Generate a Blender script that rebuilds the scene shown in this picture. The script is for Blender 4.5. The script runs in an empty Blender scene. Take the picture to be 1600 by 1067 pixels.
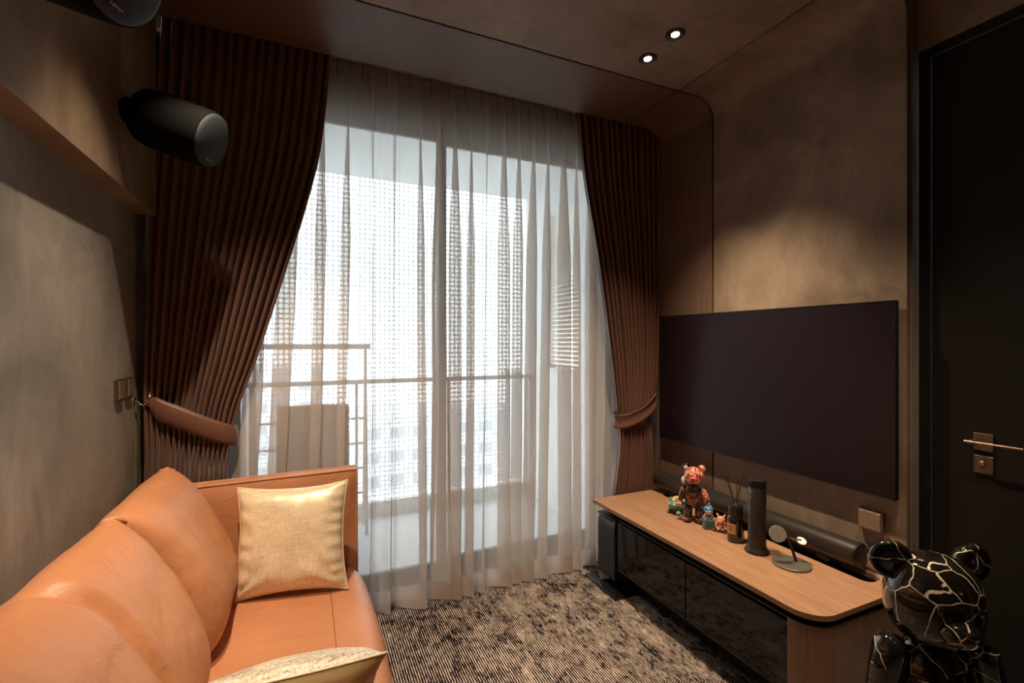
import bpy, bmesh, math, random
from mathutils import Vector, Matrix, noise
R = math.radians
PI = math.pi
SC = bpy.context.scene
COL = SC.collection
random.seed(4)

# ------------------------------------------------------------------ camera, world, exposure
# world: X to the right along the window wall, Y towards the window, Z up, lens at the origin
FLOOR, CEIL = -1.53, 1.50
YAW = math.atan(325 / 732)
cd = bpy.data.cameras.new('camera')
cd.sensor_width = 36.0
cd.lens = 732 / 1600 * 36.0
cd.clip_start = 0.02
cam = bpy.data.objects.new('camera', cd)
COL.objects.link(cam)
cam.location = (0, 0, 0)
cam.rotation_euler = (PI / 2, 0, -YAW)
SC.camera = cam

SC.view_settings.view_transform = 'Standard'
SC.view_settings.look = 'None'
SC.view_settings.gamma = 1
SC.view_settings.use_curve_mapping = False
SC.view_settings.exposure = 0.0
SC.cycles.transparent_max_bounces = 24
SC.cycles.max_bounces = 10
SC.cycles.diffuse_bounces = 5
SC.cycles.transmission_bounces = 8
SC.cycles.sample_clamp_indirect = 6
SC.cycles.use_denoising = True

SKY_STRENGTH = 8.0
wd = bpy.data.worlds.new('overcast_sky')
SC.world = wd
wd.use_nodes = True
wn, wl = wd.node_tree.nodes, wd.node_tree.links
wn.clear()
wo = wn.new('ShaderNodeOutputWorld')
wb = wn.new('ShaderNodeBackground')
wt = wn.new('ShaderNodeTexCoord')
wsx = wn.new('ShaderNodeSeparateXYZ')
wr = wn.new('ShaderNodeValToRGB')
wl.new(wt.outputs['Generated'], wsx.inputs[0])
wl.new(wsx.outputs['Z'], wr.inputs[0])
wr.color_ramp.elements[0].position = 0.0
wr.color_ramp.elements[0].color = (0.92, 0.96, 1.0, 1)
wr.color_ramp.elements[1].position = 0.6
wr.color_ramp.elements[1].color = (0.88, 0.94, 1.0, 1)
wl.new(wr.outputs[0], wb.inputs['Color'])
wb.inputs['Strength'].default_value = SKY_STRENGTH
wl.new(wb.outputs[0], wo.inputs[0])

LAMP_COL = (1.0, 0.77, 0.54)
# x, y, watts, aim (x, y at floor height), name of what it lights
DOWNLIGHTS = [
    (1.655, 1.765, 165, (2.05, 1.62)),
    (1.664, 1.976, 150, (2.00, 2.00)),
    (1.655, 0.62, 60, (1.80, 0.75)),
    (1.655, 0.83, 60, (1.80, 0.95)),
    (-0.22, 1.75, 22, (-0.15, 1.80)),
    (-0.22, 1.56, 195, (0.00, 2.36)),
    (-0.15, 0.62, 75, (-0.30, 1.00)),
    (-0.15, 0.83, 75, (-0.30, 1.30)),
]

# ------------------------------------------------------------------ materials
MATS = {}


def nm(name):
    m = bpy.data.materials.new(name)
    m.use_nodes = True
    n, l = m.node_tree.nodes, m.node_tree.links
    b = n['Principled BSDF']
    MATS[name] = m
    return m, n, l, b


def setp(b, rough=.5, metal=0., spec=.5, coat=0., sheen=0.):
    b.inputs['Roughness'].default_value = rough
    b.inputs['Metallic'].default_value = metal
    b.inputs['Specular IOR Level'].default_value = spec
    b.inputs['Coat Weight'].default_value = coat
    b.inputs['Coat Roughness'].default_value = .04
    b.inputs['Sheen Weight'].default_value = sheen


def add_noise(n, l, scale, detail=4, rough=.55, vec=None, stretch=None, distort=0.):
    tc = n.new('ShaderNodeTexCoord')
    mp = n.new('ShaderNodeMapping')
    l.new(tc.outputs['Object'], mp.inputs[0])
    if stretch:
        mp.inputs['Scale'].default_value = stretch
    t = n.new('ShaderNodeTexNoise')
    t.inputs['Scale'].default_value = scale
    t.inputs['Detail'].default_value = detail
    t.inputs['Roughness'].default_value = rough
    t.inputs['Distortion'].default_value = distort
    l.new(mp.outputs[0], t.inputs['Vector'])
    return t


def ramp(n, l, src, stops):
    r = n.new('ShaderNodeValToRGB')
    els = r.color_ramp.elements
    while len(els) < len(stops):
        els.new(.5)
    for e, (p, c) in zip(els, stops):
        e.position = p
        e.color = (c[0], c[1], c[2], 1)
    l.new(src, r.inputs[0])
    return r


def bump(n, l, b, src, strength=.2, dist=.01, prev=None):
    bp = n.new('ShaderNodeBump')
    bp.inputs['Strength'].default_value = strength
    bp.inputs['Distance'].default_value = dist
    l.new(src, bp.inputs['Height'])
    if prev:
        l.new(prev.outputs[0], bp.inputs['Normal'])
    l.new(bp.outputs[0], b.inputs['Normal'])
    return bp


def plain(name, col, rough=.5, metal=0., spec=.5, coat=0., grain=.06, scale=60):
    m, n, l, b = nm(name)
    setp(b, rough, metal, spec, coat)
    t = add_noise(n, l, scale, 3)
    r = ramp(n, l, t.outputs['Fac'], [(.3, [c * (1 - grain) for c in col]), (.7, [min(1, c * (1 + grain)) for c in col])])
    l.new(r.outputs[0], b.inputs['Base Color'])
    return m


def plaster(name, c0, c1, c2, rough=.55):
    m, n, l, b = nm(name)
    setp(b, rough, 0, .35)
    a = add_noise(n, l, 1.6, 6, .6, distort=1.2)
    r = ramp(n, l, a.outputs['Fac'], [(.30, c0), (.5, c1), (.72, c2)])
    # trowel strokes
    s = add_noise(n, l, 5.0, 8, .7, stretch=(1, 1, .45), distort=2.2)
    rs = ramp(n, l, s.outputs['Fac'], [(.35, (.86, .86, .86)), (.62, (1.1, 1.1, 1.1))])
    mx = n.new('ShaderNodeMixRGB')
    mx.blend_type = 'MULTIPLY'
    mx.inputs[0].default_value = .8
    l.new(r.outputs[0], mx.inputs[1])
    l.new(rs.outputs[0], mx.inputs[2])
    # sparse hairline scratches
    v = n.new('ShaderNodeTexVoronoi')
    v.feature = 'DISTANCE_TO_EDGE'
    v.inputs['Scale'].default_value = 1.7
    l.new(n.new('ShaderNodeTexCoord').outputs['Object'], v.inputs['Vector'])
    hr = ramp(n, l, v.outputs['Distance'], [(.0, (.72, .72, .72)), (.006, (1, 1, 1))])
    k = add_noise(n, l, 2.6, 2)
    kr = ramp(n, l, k.outputs['Fac'], [(.52, (0, 0, 0)), (.62, (1, 1, 1))])
    m2 = n.new('ShaderNodeMixRGB')
    m2.blend_type = 'MULTIPLY'
    l.new(kr.outputs[0], m2.inputs[0])
    l.new(mx.outputs[0], m2.inputs[1])
    l.new(hr.outputs[0], m2.inputs[2])
    l.new(m2.outputs[0], b.inputs['Base Color'])
    bump(n, l, b, s.outputs['Fac'], .12, .006)
    return m


plaster('wall_plaster', (.165, .118, .080), (.25, .182, .125), (.38, .285, .20))
plaster('grey_plaster', (.205, .192, .170), (.275, .258, .232), (.37, .35, .315))
plaster('ceiling_plaster', (.24, .175, .13), (.31, .23, .175), (.39, .29, .22))


def wood(name, c0, c1, axis='Y', rough=.45, sc=1.0):
    m, n, l, b = nm(name)
    setp(b, rough, 0, .4)
    st = {'Y': (26, 1.4, 26), 'Z': (26, 26, 1.2)}[axis]
    t = add_noise(n, l, 2.6 * sc, 8, .65, stretch=st, distort=.6)
    r = ramp(n, l, t.outputs['Fac'], [(.32, c0), (.68, c1)])
    t2 = add_noise(n, l, 14 * sc, 4, .6, stretch=(st[0] * .4, st[1] * .4, st[2] * .4))
    r2 = ramp(n, l, t2.outputs['Fac'], [(.35, (.88, .88, .88)), (.65, (1.06, 1.06, 1.06))])
    mx = n.new('ShaderNodeMixRGB')
    mx.blend_type = 'MULTIPLY'
    mx.inputs[0].default_value = 1
    l.new(r.outputs[0], mx.inputs[1])
    l.new(r2.outputs[0], mx.inputs[2])
    l.new(mx.outputs[0], b.inputs['Base Color'])
    bump(n, l, b, t.outputs['Fac'], .08, .002)
    return m


wood('oak_top', (.31, .162, .088), (.46, .255, .145), 'Y')
wood('oak_side', (.27, .145, .085), (.34, .19, .115), 'Z', .5)
wood('alcove_veneer', (.14, .082, .056), (.19, .115, .08), 'Z', .45)


def leather():
    m, n, l, b = nm('tan_leather')
    setp(b, .42, 0, .45)
    a = add_noise(n, l, 3.5, 4, .5)
    r = ramp(n, l, a.outputs['Fac'], [(.3, (.48, .205, .095)), (.7, (.58, .255, .125))])
    l.new(r.outputs[0], b.inputs['Base Color'])
    v = n.new('ShaderNodeTexVoronoi')
    v.inputs['Scale'].default_value = 420
    l.new(n.new('ShaderNodeTexCoord').outputs['Object'], v.inputs['Vector'])
    b1 = bump(n, l, b, v.outputs['Distance'], .12, .001)
    w = add_noise(n, l, 9, 5, .6, stretch=(1, 1.8, 1), distort=1.4)
    bump(n, l, b, w.outputs['Fac'], .38, .014, b1)


leather()


def satin(name, c0, c1, rough=.42):
    m, n, l, b = nm(name)
    setp(b, rough, 0, .5, sheen=.25)
    a = add_noise(n, l, 60, 3, .6, stretch=(3, 3, .25))
    r = ramp(n, l, a.outputs['Fac'], [(.3, c0), (.7, c1)])
    l.new(r.outputs[0], b.inputs['Base Color'])
    b.inputs['Sheen Roughness'].default_value = .4
    bump(n, l, b, a.outputs['Fac'], .08, .001)


satin('copper_satin', (.125, .056, .035), (.185, .086, .055), .36)
satin('tie_satin', (.14, .06, .038), (.19, .085, .055))


def sheer():
    m, n, l, b = nm('sheer_voile')
    n.remove(b)
    out = n['Material Output']
    col = (.68, .60, .54, 1)
    d = n.new('ShaderNodeBsdfDiffuse')
    d.inputs[0].default_value = col
    t = n.new('ShaderNodeBsdfTranslucent')
    t.inputs[0].default_value = (.72, .63, .56, 1)
    tr = n.new('ShaderNodeBsdfTransparent')
    tr.inputs[0].default_value = (1, .985, .97, 1)
    m1 = n.new('ShaderNodeMixShader')
    m1.inputs[0].default_value = .28
    l.new(d.outputs[0], m1.inputs[1])
    l.new(t.outputs[0], m1.inputs[2])
    lw = n.new('ShaderNodeLayerWeight')      # threads close up when the weave is seen edge-on
    lw.inputs[0].default_value = .5
    mr = n.new('ShaderNodeMapRange')
    mr.inputs['From Min'].default_value = 0
    mr.inputs['From Max'].default_value = .85
    mr.inputs['To Min'].default_value = .50
    mr.inputs['To Max'].default_value = .12
    l.new(lw.outputs['Facing'], mr.inputs['Value'])
    # warp and weft threads
    w = add_noise(n, l, 90, 2, .5, stretch=(6, 6, .3))
    mm = n.new('ShaderNodeMath')
    mm.operation = 'MULTIPLY_ADD'
    mm.inputs[1].default_value = .10
    l.new(w.outputs['Fac'], mm.inputs[0])
    l.new(mr.outputs[0], mm.inputs[2])
    sb = n.new('ShaderNodeMath')
    sb.operation = 'SUBTRACT'
    sb.inputs[1].default_value = .05
    l.new(mm.outputs[0], sb.inputs[0])
    m2 = n.new('ShaderNodeMixShader')
    l.new(sb.outputs[0], m2.inputs[0])
    l.new(m1.outputs[0], m2.inputs[1])
    l.new(tr.outputs[0], m2.inputs[2])
    l.new(m2.outputs[0], out.inputs[0])
    # closed hem / heading fabric: same cloth doubled
    m, n, l, b = nm('voile_hem')
    n.remove(b)
    out = n['Material Output']
    d = n.new('ShaderNodeBsdfDiffuse')
    d.inputs[0].default_value = (.50, .38, .29, 1)
    t = n.new('ShaderNodeBsdfTranslucent')
    t.inputs[0].default_value = (.7, .62, .55, 1)
    m1 = n.new('ShaderNodeMixShader')
    m1.inputs[0].default_value = .3
    l.new(d.outputs[0], m1.inputs[1])
    l.new(t.outputs[0], m1.inputs[2])
    tr = n.new('ShaderNodeBsdfTransparent')
    m2 = n.new('ShaderNodeMixShader')
    m2.inputs[0].default_value = .12
    l.new(m1.outputs[0], m2.inputs[1])
    l.new(tr.outputs[0], m2.inputs[2])
    l.new(m2.outputs[0], out.inputs[0])


sheer()


def carpet():
    m, n, l, b = nm('woven_carpet')
    setp(b, .95, 0, .1)
    tc = n.new('ShaderNodeTexCoord')
    # rows run along Y
    w = n.new('ShaderNodeTexWave')
    w.bands_direction = 'X'
    w.inputs['Scale'].default_value = 27.0
    w.inputs['Distortion'].default_value = .6
    w.inputs['Detail'].default_value = 1
    l.new(tc.outputs['Object'], w.inputs['Vector'])
    k = add_noise(n, l, 1, 2, .6, stretch=(115, 30, 1))       # loops along each row
    p = add_noise(n, l, 7.5, 9, .78, stretch=(1.5, 1, 1), distort=.4)   # worn patches
    q = add_noise(n, l, 1.0, 3, .6, stretch=(60, 5, 1))        # streaks

    def M(op, a, bb):
        x = n.new('ShaderNodeMath')
        x.operation = op
        for i, s in enumerate((a, bb)):
            if isinstance(s, (int, float)):
                x.inputs[i].default_value = s
            else:
                l.new(s, x.inputs[i])
        return x.outputs[0]
    s1 = M('MULTIPLY', w.outputs['Fac'], .70)
    s2 = M('MULTIPLY', k.outputs['Fac'], 1.15)
    s3 = M('MULTIPLY', p.outputs['Fac'], 1.9)
    s4 = M('MULTIPLY', q.outputs['Fac'], .45)
    tot = M('ADD', M('ADD', s1, s2), M('ADD', s3, s4))
    r = ramp(n, l, M('SUBTRACT', tot, 1.56), [(.46, (.012, .008, .011)), (.62, (.09, .062, .058)), (.80, (.58, .48, .405))])
    l.new(r.outputs[0], b.inputs['Base Color'])
    bump(n, l, b, M('ADD', s1, s2), .7, .006)


carpet()


def gold_cloth(name, c0, c1, rough, metal):
    m, n, l, b = nm(name)
    setp(b, rough, metal, .5)
    a = add_noise(n, l, 1, 3, .6, stretch=(150, 150, 12))
    c = add_noise(n, l, 1, 3, .6, stretch=(12, 150, 150))
    mx = n.new('ShaderNodeMixRGB')
    mx.inputs[0].default_value = .5
    l.new(a.outputs['Fac'], mx.inputs[1])
    l.new(c.outputs['Fac'], mx.inputs[2])
    r = ramp(n, l, mx.outputs[0], [(.36, c0), (.62, c1)])
    l.new(r.outputs[0], b.inputs['Base Color'])
    bump(n, l, b, mx.outputs[0], .15, .001)


gold_cloth('champagne_weave', (.70, .56, .37), (.90, .77, .56), .36, .1)
gold_cloth('silver_weave', (.30, .24, .17), (.85, .76, .62), .5, .15)
plain('gold_velvet', (.55, .40, .19), .5, .1)
plain('screen_glass', (.012, .006, .009), .28, 0, .35)
plain('black_gloss', (.006, .006, .007), .06, 0, .5, .6, .02)
plain('smoked_glass', (.008, .007, .007), .05, 0, .35, .15, .02)
plain('black_satin', (.014, .013, .012), .32, 0, .5)
plain('black_matt', (.012, .010, .009), .6, 0, .3)
plain('blue_black_plastic', (.020, .022, .027), .28, 0, .5)
plain('bar_metal', (.045, .038, .030), .34, .5, .5)
plain('gap_black', (.004, .003, .003), .9, 0, .1)
plain('door_black', (.010, .008, .006), .6, 0, .2)
plain('grille_grey', (.030, .036, .043), .7, 0, .3)
plain('speaker_black', (.004, .004, .004), .85, 0, .1)
plain('bronze_plate', (.13, .095, .065), .38, .6)
plain('pale_bronze', (.30, .215, .15), .4, .5)
plain('steel', (.62, .58, .52), .22, 1.)
plain('rose_metal', (.42, .28, .20), .3, .9)
plain('charger_grey', (.16, .14, .11), .4, .3)
plain('disc_white', (.92, .90, .86), .15, 0, .6)
plain('disc_grey', (.24, .22, .19), .35, .2)
plain('frame_bronze', (.045, .050, .046), .35, .6)
plain('concrete_white', (.82, .82, .81), .8, 0, .3)
plain('balcony_grey', (.62, .63, .64), .75, 0, .3)
plain('rail_metal', (.62, .60, .58), .45, .1)
plain('rattan_brown', (.16, .09, .05), .6, 0, .3)
plain('seat_cloth', (.26, .115, .045), .8)
plain('glass_amber', (.018, .011, .007), .08, 0, .6, .5)
plain('label_tan', (.52, .29, .12), .6)
plain('ink_brown', (.10, .05, .02), .6)
plain('reed_dark', (.05, .018, .012), .7)
plain('toy_red', (.62, .07, .045), .25, 0, .5, .4)
plain('toy_cream', (.85, .66, .50), .25, 0, .5, .4)
plain('toy_green', (.10, .26, .17), .35, 0, .5, .2)
plain('toy_leaf', (.20, .42, .22), .35, 0, .5, .2)
plain('toy_yellow', (.80, .55, .20), .4)
plain('toy_blue', (.07, .20, .42), .35, 0, .5, .3)
plain('toy_skin', (.85, .52, .34), .4)
plain('toy_slate', (.12, .19, .22), .45)
plain('toy_slate_dark', (.05, .10, .12), .45)
plain('toy_orange', (.72, .26, .12), .35, 0, .5, .2)
plain('toy_maroon', (.20, .04, .03), .5)
plain('print_grey', (.36, .32, .27), .5)


def lit(name, col, s):
    m, n, l, b = nm(name)
    b.inputs['Base Color'].default_value = (*col, 1)
    b.inputs['Emission Color'].default_value = (*col, 1)
    b.inputs['Emission Strength'].default_value = s


lit('lamp_lens', (1.0, .80, .55), 14)


def pane():
    m, n, l, b = nm('window_glass')
    n.remove(b)
    out = n['Material Output']
    tr = n.new('ShaderNodeBsdfTransparent')
    tr.inputs[0].default_value = (.93, .96, .955, 1)
    g = n.new('ShaderNodeBsdfGlossy')
    g.inputs['Roughness'].default_value = .02
    f = n.new('ShaderNodeFresnel')
    f.inputs[0].default_value = 1.45
    mx = n.new('ShaderNodeMixShader')
    l.new(f.outputs[0], mx.inputs[0])
    l.new(tr.outputs[0], mx.inputs[1])
    l.new(g.outputs[0], mx.inputs[2])
    l.new(mx.outputs[0], out.inputs[0])


pane()


def frosted():
    m, n, l, b = nm('mesh_white')
    n.remove(b)
    d = n.new('ShaderNodeBsdfDiffuse')
    d.inputs[0].default_value = (.82, .84, .86, 1)
    t = n.new('ShaderNodeBsdfTranslucent')
    t.inputs[0].default_value = (.86, .88, .90, 1)
    mx = n.new('ShaderNodeMixShader')
    mx.inputs[0].default_value = .50
    l.new(d.outputs[0], mx.inputs[1])
    l.new(t.outputs[0], mx.inputs[2])
    l.new(mx.outputs[0], n['Material Output'].inputs[0])


frosted()


def toy_patches(name, stops, scale=22, rough=.12):
    m, n, l, b = nm(name)
    setp(b, rough, 0, .5, .7)
    t = add_noise(n, l, scale, 4, .65, distort=1.5)
    r = ramp(n, l, t.outputs['Fac'], stops)
    r.color_ramp.interpolation = 'CONSTANT'
    l.new(r.outputs[0], b.inputs['Base Color'])


toy_patches('red_cream_glaze', [(0, (.03, .015, .015)), (.42, (.50, .06, .035)), (.52, (.80, .55, .38)), (.60, (.62, .10, .05))], 26)
toy_patches('dark_red_glaze', [(0, (.03, .02, .02)), (.47, (.05, .03, .03)), (.54, (.50, .05, .03)), (.63, (.85, .62, .45))], 24)
toy_patches('dark_glaze', [(0, (.02, .014, .014)), (.5, (.05, .035, .035)), (.60, (.22, .14, .13)), (.68, (.60, .30, .2))], 30)

# ------------------------------------------------------------------ mesh helpers


class MB:
    def __init__(s):
        s.v, s.f = [], []

    def add(s, vs, fs):
        o = len(s.v)
        s.v += [Vector(p) for p in vs]
        s.f += [tuple(i + o for i in f) for f in fs]
        return s

    def box(s, x0, x1, y0, y1, z0, z1, mat=None):
        vs = [Vector(p) for p in ((x0, y0, z0), (x1, y0, z0), (x1, y1, z0), (x0, y1, z0), (x0, y0, z1), (x1, y0, z1), (x1, y1, z1), (x0, y1, z1))]
        if mat:
            vs = [mat @ p for p in vs]
        return s.add(vs, [(0, 3, 2, 1), (4, 5, 6, 7), (0, 1, 5, 4), (1, 2, 6, 5), (2, 3, 7, 6), (3, 0, 4, 7)])

    def rbox(s, x0, x1, y0, y1, z0, z1, r=.01, seg=3, mat=None):
        bm = bmesh.new()
        bmesh.ops.create_cube(bm, size=1)
        for v in bm.verts:
            v.co = Vector(((x0 + x1) / 2 + v.co.x * (x1 - x0), (y0 + y1) / 2 + v.co.y * (y1 - y0), (z0 + z1) / 2 + v.co.z * (z1 - z0)))
        bmesh.ops.bevel(bm, geom=bm.edges[:], offset=r, segments=seg, profile=.5, affect='EDGES')
        return s.bm(bm, mat)

    def bm(s, bm, mat=None):
        bm.verts.index_update()
        s.add([(mat @ v.co) if mat else v.co.copy() for v in bm.verts], [tuple(v.index for v in f.verts) for f in bm.faces])
        bm.free()
        return s

    def ball(s, c, r, seg=24, rings=14, rot=None):
        r = (r, r, r) if isinstance(r, (int, float)) else r
        bm = bmesh.new()
        bmesh.ops.create_uvsphere(bm, u_segments=seg, v_segments=rings, radius=1)
        m = Matrix.Translation(c) @ (rot or Matrix.Identity(4)) @ Matrix.Diagonal((*r, 1))
        return s.bm(bm, m)

    def rev(s, prof, seg=32, mat=None, cap=True):
        """revolve (radius, z) pairs about local Z"""
        vs, fs = [], []
        for r, z in prof:
            for k in range(seg):
                a = 2 * PI * k / seg
                vs.append(Vector((r * math.cos(a), r * math.sin(a), z)))
        for i in range(len(prof) - 1):
            for k in range(seg):
                k2 = (k + 1) % seg
                fs.append((i * seg + k, i * seg + k2, (i + 1) * seg + k2, (i + 1) * seg + k))
        if cap:
            fs.append(tuple(reversed(range(seg))))
            fs.append(tuple((len(prof) - 1) * seg + k for k in range(seg)))
        if mat:
            vs = [mat @ v for v in vs]
        return s.add(vs, fs)

    def tube(s, pts, r, seg=10, closed=False):
        pts = [Vector(p) for p in pts]
        n = len(pts)
        rs = r if isinstance(r, (list, tuple)) else [r] * n
        vs, fs = [], []
        up = None
        for i, p in enumerate(pts):
            if closed:
                t = pts[(i + 1) % n] - pts[i - 1]
            else:
                t = pts[min(i + 1, n - 1)] - pts[max(i - 1, 0)]
            t = t.normalized()
            if up is None:
                up = Vector((0, 0, 1)) if abs(t.z) < .9 else Vector((1, 0, 0))
            a = (up - t * up.dot(t)).normalized()
            up = a
            bb = t.cross(a)
            for k in range(seg):
                an = 2 * PI * k / seg
                vs.append(p + (a * math.cos(an) + bb * math.sin(an)) * rs[i])
        m = n if closed else n - 1
        for i in range(m):
            j = (i + 1) % n
            for k in range(seg):
                k2 = (k + 1) % seg
                fs.append((i * seg + k, i * seg + k2, j * seg + k2, j * seg + k))
        if not closed:
            fs.append(tuple(reversed(range(seg))))
            fs.append(tuple((n - 1) * seg + k for k in range(seg)))
        return s.add(vs, fs)

    def prism(s, poly, z0, z1):
        """poly = (x, y) counter clockwise, extruded in z"""
        n = len(poly)
        vs = [(x, y, z0) for x, y in poly] + [(x, y, z1) for x, y in poly]
        fs = [tuple(reversed(range(n))), tuple(range(n, 2 * n))]
        fs += [(i, (i + 1) % n, n + (i + 1) % n, n + i) for i in range(n)]
        return s.add(vs, fs)

    def slab_y(s, poly, y0, y1):
        """poly = (x, z), extruded along y"""
        n = len(poly)
        vs = [(x, y0, z) for x, z in poly] + [(x, y1, z) for x, z in poly]
        fs = [tuple(range(n)), tuple(reversed(range(n, 2 * n)))]
        fs += [((i + 1) % n, i, n + i, n + (i + 1) % n) for i in range(n)]
        return s.add(vs, fs)

    def grid(s, rows):
        h, w = len(rows), len(rows[0])
        vs = [p for r in rows for p in r]
        fs = [(i * w + j, i * w + j + 1, (i + 1) * w + j + 1, (i + 1) * w + j) for i in range(h - 1) for j in range(w - 1)]
        return s.add(vs, fs)


def obj(name, mb, mat, parent=None, smooth=None, bevel=0):
    base = Vector(parent.get('_abs', (0, 0, 0))) if parent else Vector((0, 0, 0))
    me = bpy.data.meshes.new(name)
    me.from_pydata([tuple(v - base) for v in mb.v], [], mb.f)
    me.materials.append(MATS[mat])
    o = bpy.data.objects.new(name, me)
    COL.objects.link(o)
    if parent:
        o.parent = parent
        o['_abs'] = tuple(base)
    if smooth is not None:
        me.shade_smooth()
        if smooth < 180:
            me.set_sharp_from_angle(angle=R(smooth))
    if bevel:
        bv = o.modifiers.new('edge', 'BEVEL')
        bv.width = bevel
        bv.segments = 2
        bv.limit_method = 'ANGLE'
        me.shade_smooth()
        me.set_sharp_from_angle(angle=R(40))
    return o


def tag(o, label=None, cat=None, group=None, kind=None):
    for k, v in (('label', label), ('category', cat), ('group', group), ('kind', kind)):
        if v:
            o[k] = v
    return o


def thing(name, label, cat, loc=(0, 0, 0), group=None):
    o = bpy.data.objects.new(name, None)
    o.empty_display_size = .05
    COL.objects.link(o)
    o.location = loc
    o['_abs'] = tuple(loc)
    return tag(o, label, cat, group)


def structure(name, mb, mat, parent=None, **k):
    o = obj(name, mb, mat, parent, **k)
    if not parent:
        o['kind'] = 'structure'
    return o


def lerp(a, b, t):
    return a + (b - a) * t


def curve_at(pts, t):
    """pts = [(t, value)], smooth interpolation, any direction of t"""
    pts = sorted(pts)
    if t <= pts[0][0]:
        return pts[0][1]
    if t >= pts[-1][0]:
        return pts[-1][1]
    for i in range(len(pts) - 1):
        if pts[i][0] <= t <= pts[i + 1][0]:
            p0 = pts[max(i - 1, 0)]
            p1, p2 = pts[i], pts[i + 1]
            p3 = pts[min(i + 2, len(pts) - 1)]
            h = p2[0] - p1[0]
            u = (t - p1[0]) / h
            m1 = (p2[1] - p0[1]) / max(p2[0] - p0[0], 1e-6) * h
            m2 = (p3[1] - p1[1]) / max(p3[0] - p1[0], 1e-6) * h
            return (2 * u ** 3 - 3 * u ** 2 + 1) * p1[1] + (u ** 3 - 2 * u ** 2 + u) * m1 + (-2 * u ** 3 + 3 * u ** 2) * p2[1] + (u ** 3 - u ** 2) * m2


# ------------------------------------------------------------------ room shell
XL, XR, XD = -0.70, 2.33, 2.40     # left wall, TV wall, door wall
XB = -0.62                         # face of the bulkhead
ZB = 0.578                         # underside of the bulkhead
YS = 1.133                         # end of the TV wall slab
YA = 2.16                          # alcove lining starts
YP = 2.63                          # lining ends, curtain pocket starts
YW = 2.95                          # window plane
YR = -2.6                          # wall behind the camera
GX = 2.05                          # long ceiling groove
g = .006

structure('floor', MB().box(XL - .1, XD + .1, YR - .1, YW + .12, FLOOR - .12, FLOOR - .012), 'concrete_white')
rug = obj('rug', MB().box(XL + .005, XR - .01, YR + .02, 2.80, FLOOR - .012, FLOOR), 'woven_carpet')
tag(rug, 'dark and cream row-woven carpet with worn patches covering the floor', 'rug')

# main ceiling and the coved strip that runs down into the TV wall


def cove(r=.13, n=8, x0=GX + g, xr=XR):
    p = [(x0, CEIL)]
    for k in range(n + 1):
        a = PI / 2 * k / n
        p.append((xr - r + r * math.sin(a), CEIL - r + r * math.cos(a)))
    return p


structure('ceiling', MB().box(XB - .3, GX - g, YR, YA - g, CEIL, CEIL + .06), 'ceiling_plaster')
structure('trim_1', MB().box(GX - .04, GX + .04, YR, YW, CEIL + .06, CEIL + .10).box(XB - .3, XR + .1, YA - .04, YA + .04, CEIL + .07, CEIL + .10), 'gap_black')
structure('trim_2', MB().box(XR + .035, XR + .05, YA - .05, YA + .05, FLOOR, CEIL), 'gap_black')

prof = cove()
out = [(XR + .03, FLOOR), (XR + .03, CEIL + .06), (GX + g, CEIL + .06)]
structure('wall_right', MB().slab_y(prof + [(XR, FLOOR)] + out, YS, YA - g), 'wall_plaster', smooth=35)
structure('trim_3', MB().box(GX + g, XD, YR, YS - .0005, CEIL, CEIL + .06), 'ceiling_plaster')
# lining of the curtain alcove: wood veneer ceiling, coved side
structure('trim_4', MB().slab_y(prof + [(XR, FLOOR)] + out, YA + g, YP), 'alcove_veneer', smooth=35)
structure('trim_5', MB().box(XB - .3, GX - .003, YA + g, YP, CEIL, CEIL + .06), 'alcove_veneer')

# door wall, set back a little
DH = 1.235
structure('wall_door', MB().box(XD, XD + .08, YR, YS + .02, DH, CEIL + .06).box(XD, XD + .08, YR, 0.02, FLOOR, DH), 'wall_plaster')
structure('trim_6', MB().box(XR + .031, XD + .08, YS - .004, YS + .03, FLOOR, CEIL), 'wall_plaster')
d = bpy.data.objects.new('door_1', None)
COL.objects.link(d)
d.location = (XD + .01, .58, FLOOR)
d['_abs'] = tuple(d.location)
d['kind'] = 'structure'
obj('door_frame', MB().box(XD + .002, XD + .06, 1.085, 1.125, FLOOR, DH).box(XD + .002, XD + .06, .02, .06, FLOOR, DH).box(XD + .002, XD + .06, .06, 1.085, DH - .04, DH), 'door_black', d, bevel=.002)
obj('door_panel', MB().box(XD + .012, XD + .055, .063, 1.082, FLOOR + .004, DH - .043), 'door_black', d)
hp = obj('handle_plate', MB().rbox(XD + .004, XD + .013, .889, .947, -.424, -.357, .001, 1), 'bronze_plate', d)
obj('door_lever', MB().tube([(XD + .006, .94, -.388), (XD - .045, .94, -.388)], .007).tube([(XD - .045, .955, -.388), (XD - .045, .79, -.388)], .0045), 'rose_metal', hp, smooth=40)
kp = obj('lock_plate', MB().rbox(XD + .004, XD + .013, .889, .947, -.513, -.444, .001, 1), 'bronze_plate', d)
obj('lock_cylinder', MB().rev([(.009, 0), (.009, .006), (.007, .008)], 20, Matrix.Translation((XD + .004, .92, -.472)) @ Matrix.Rotation(-PI / 2, 4, 'Y')), 'rose_metal', kp, smooth=40)

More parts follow.
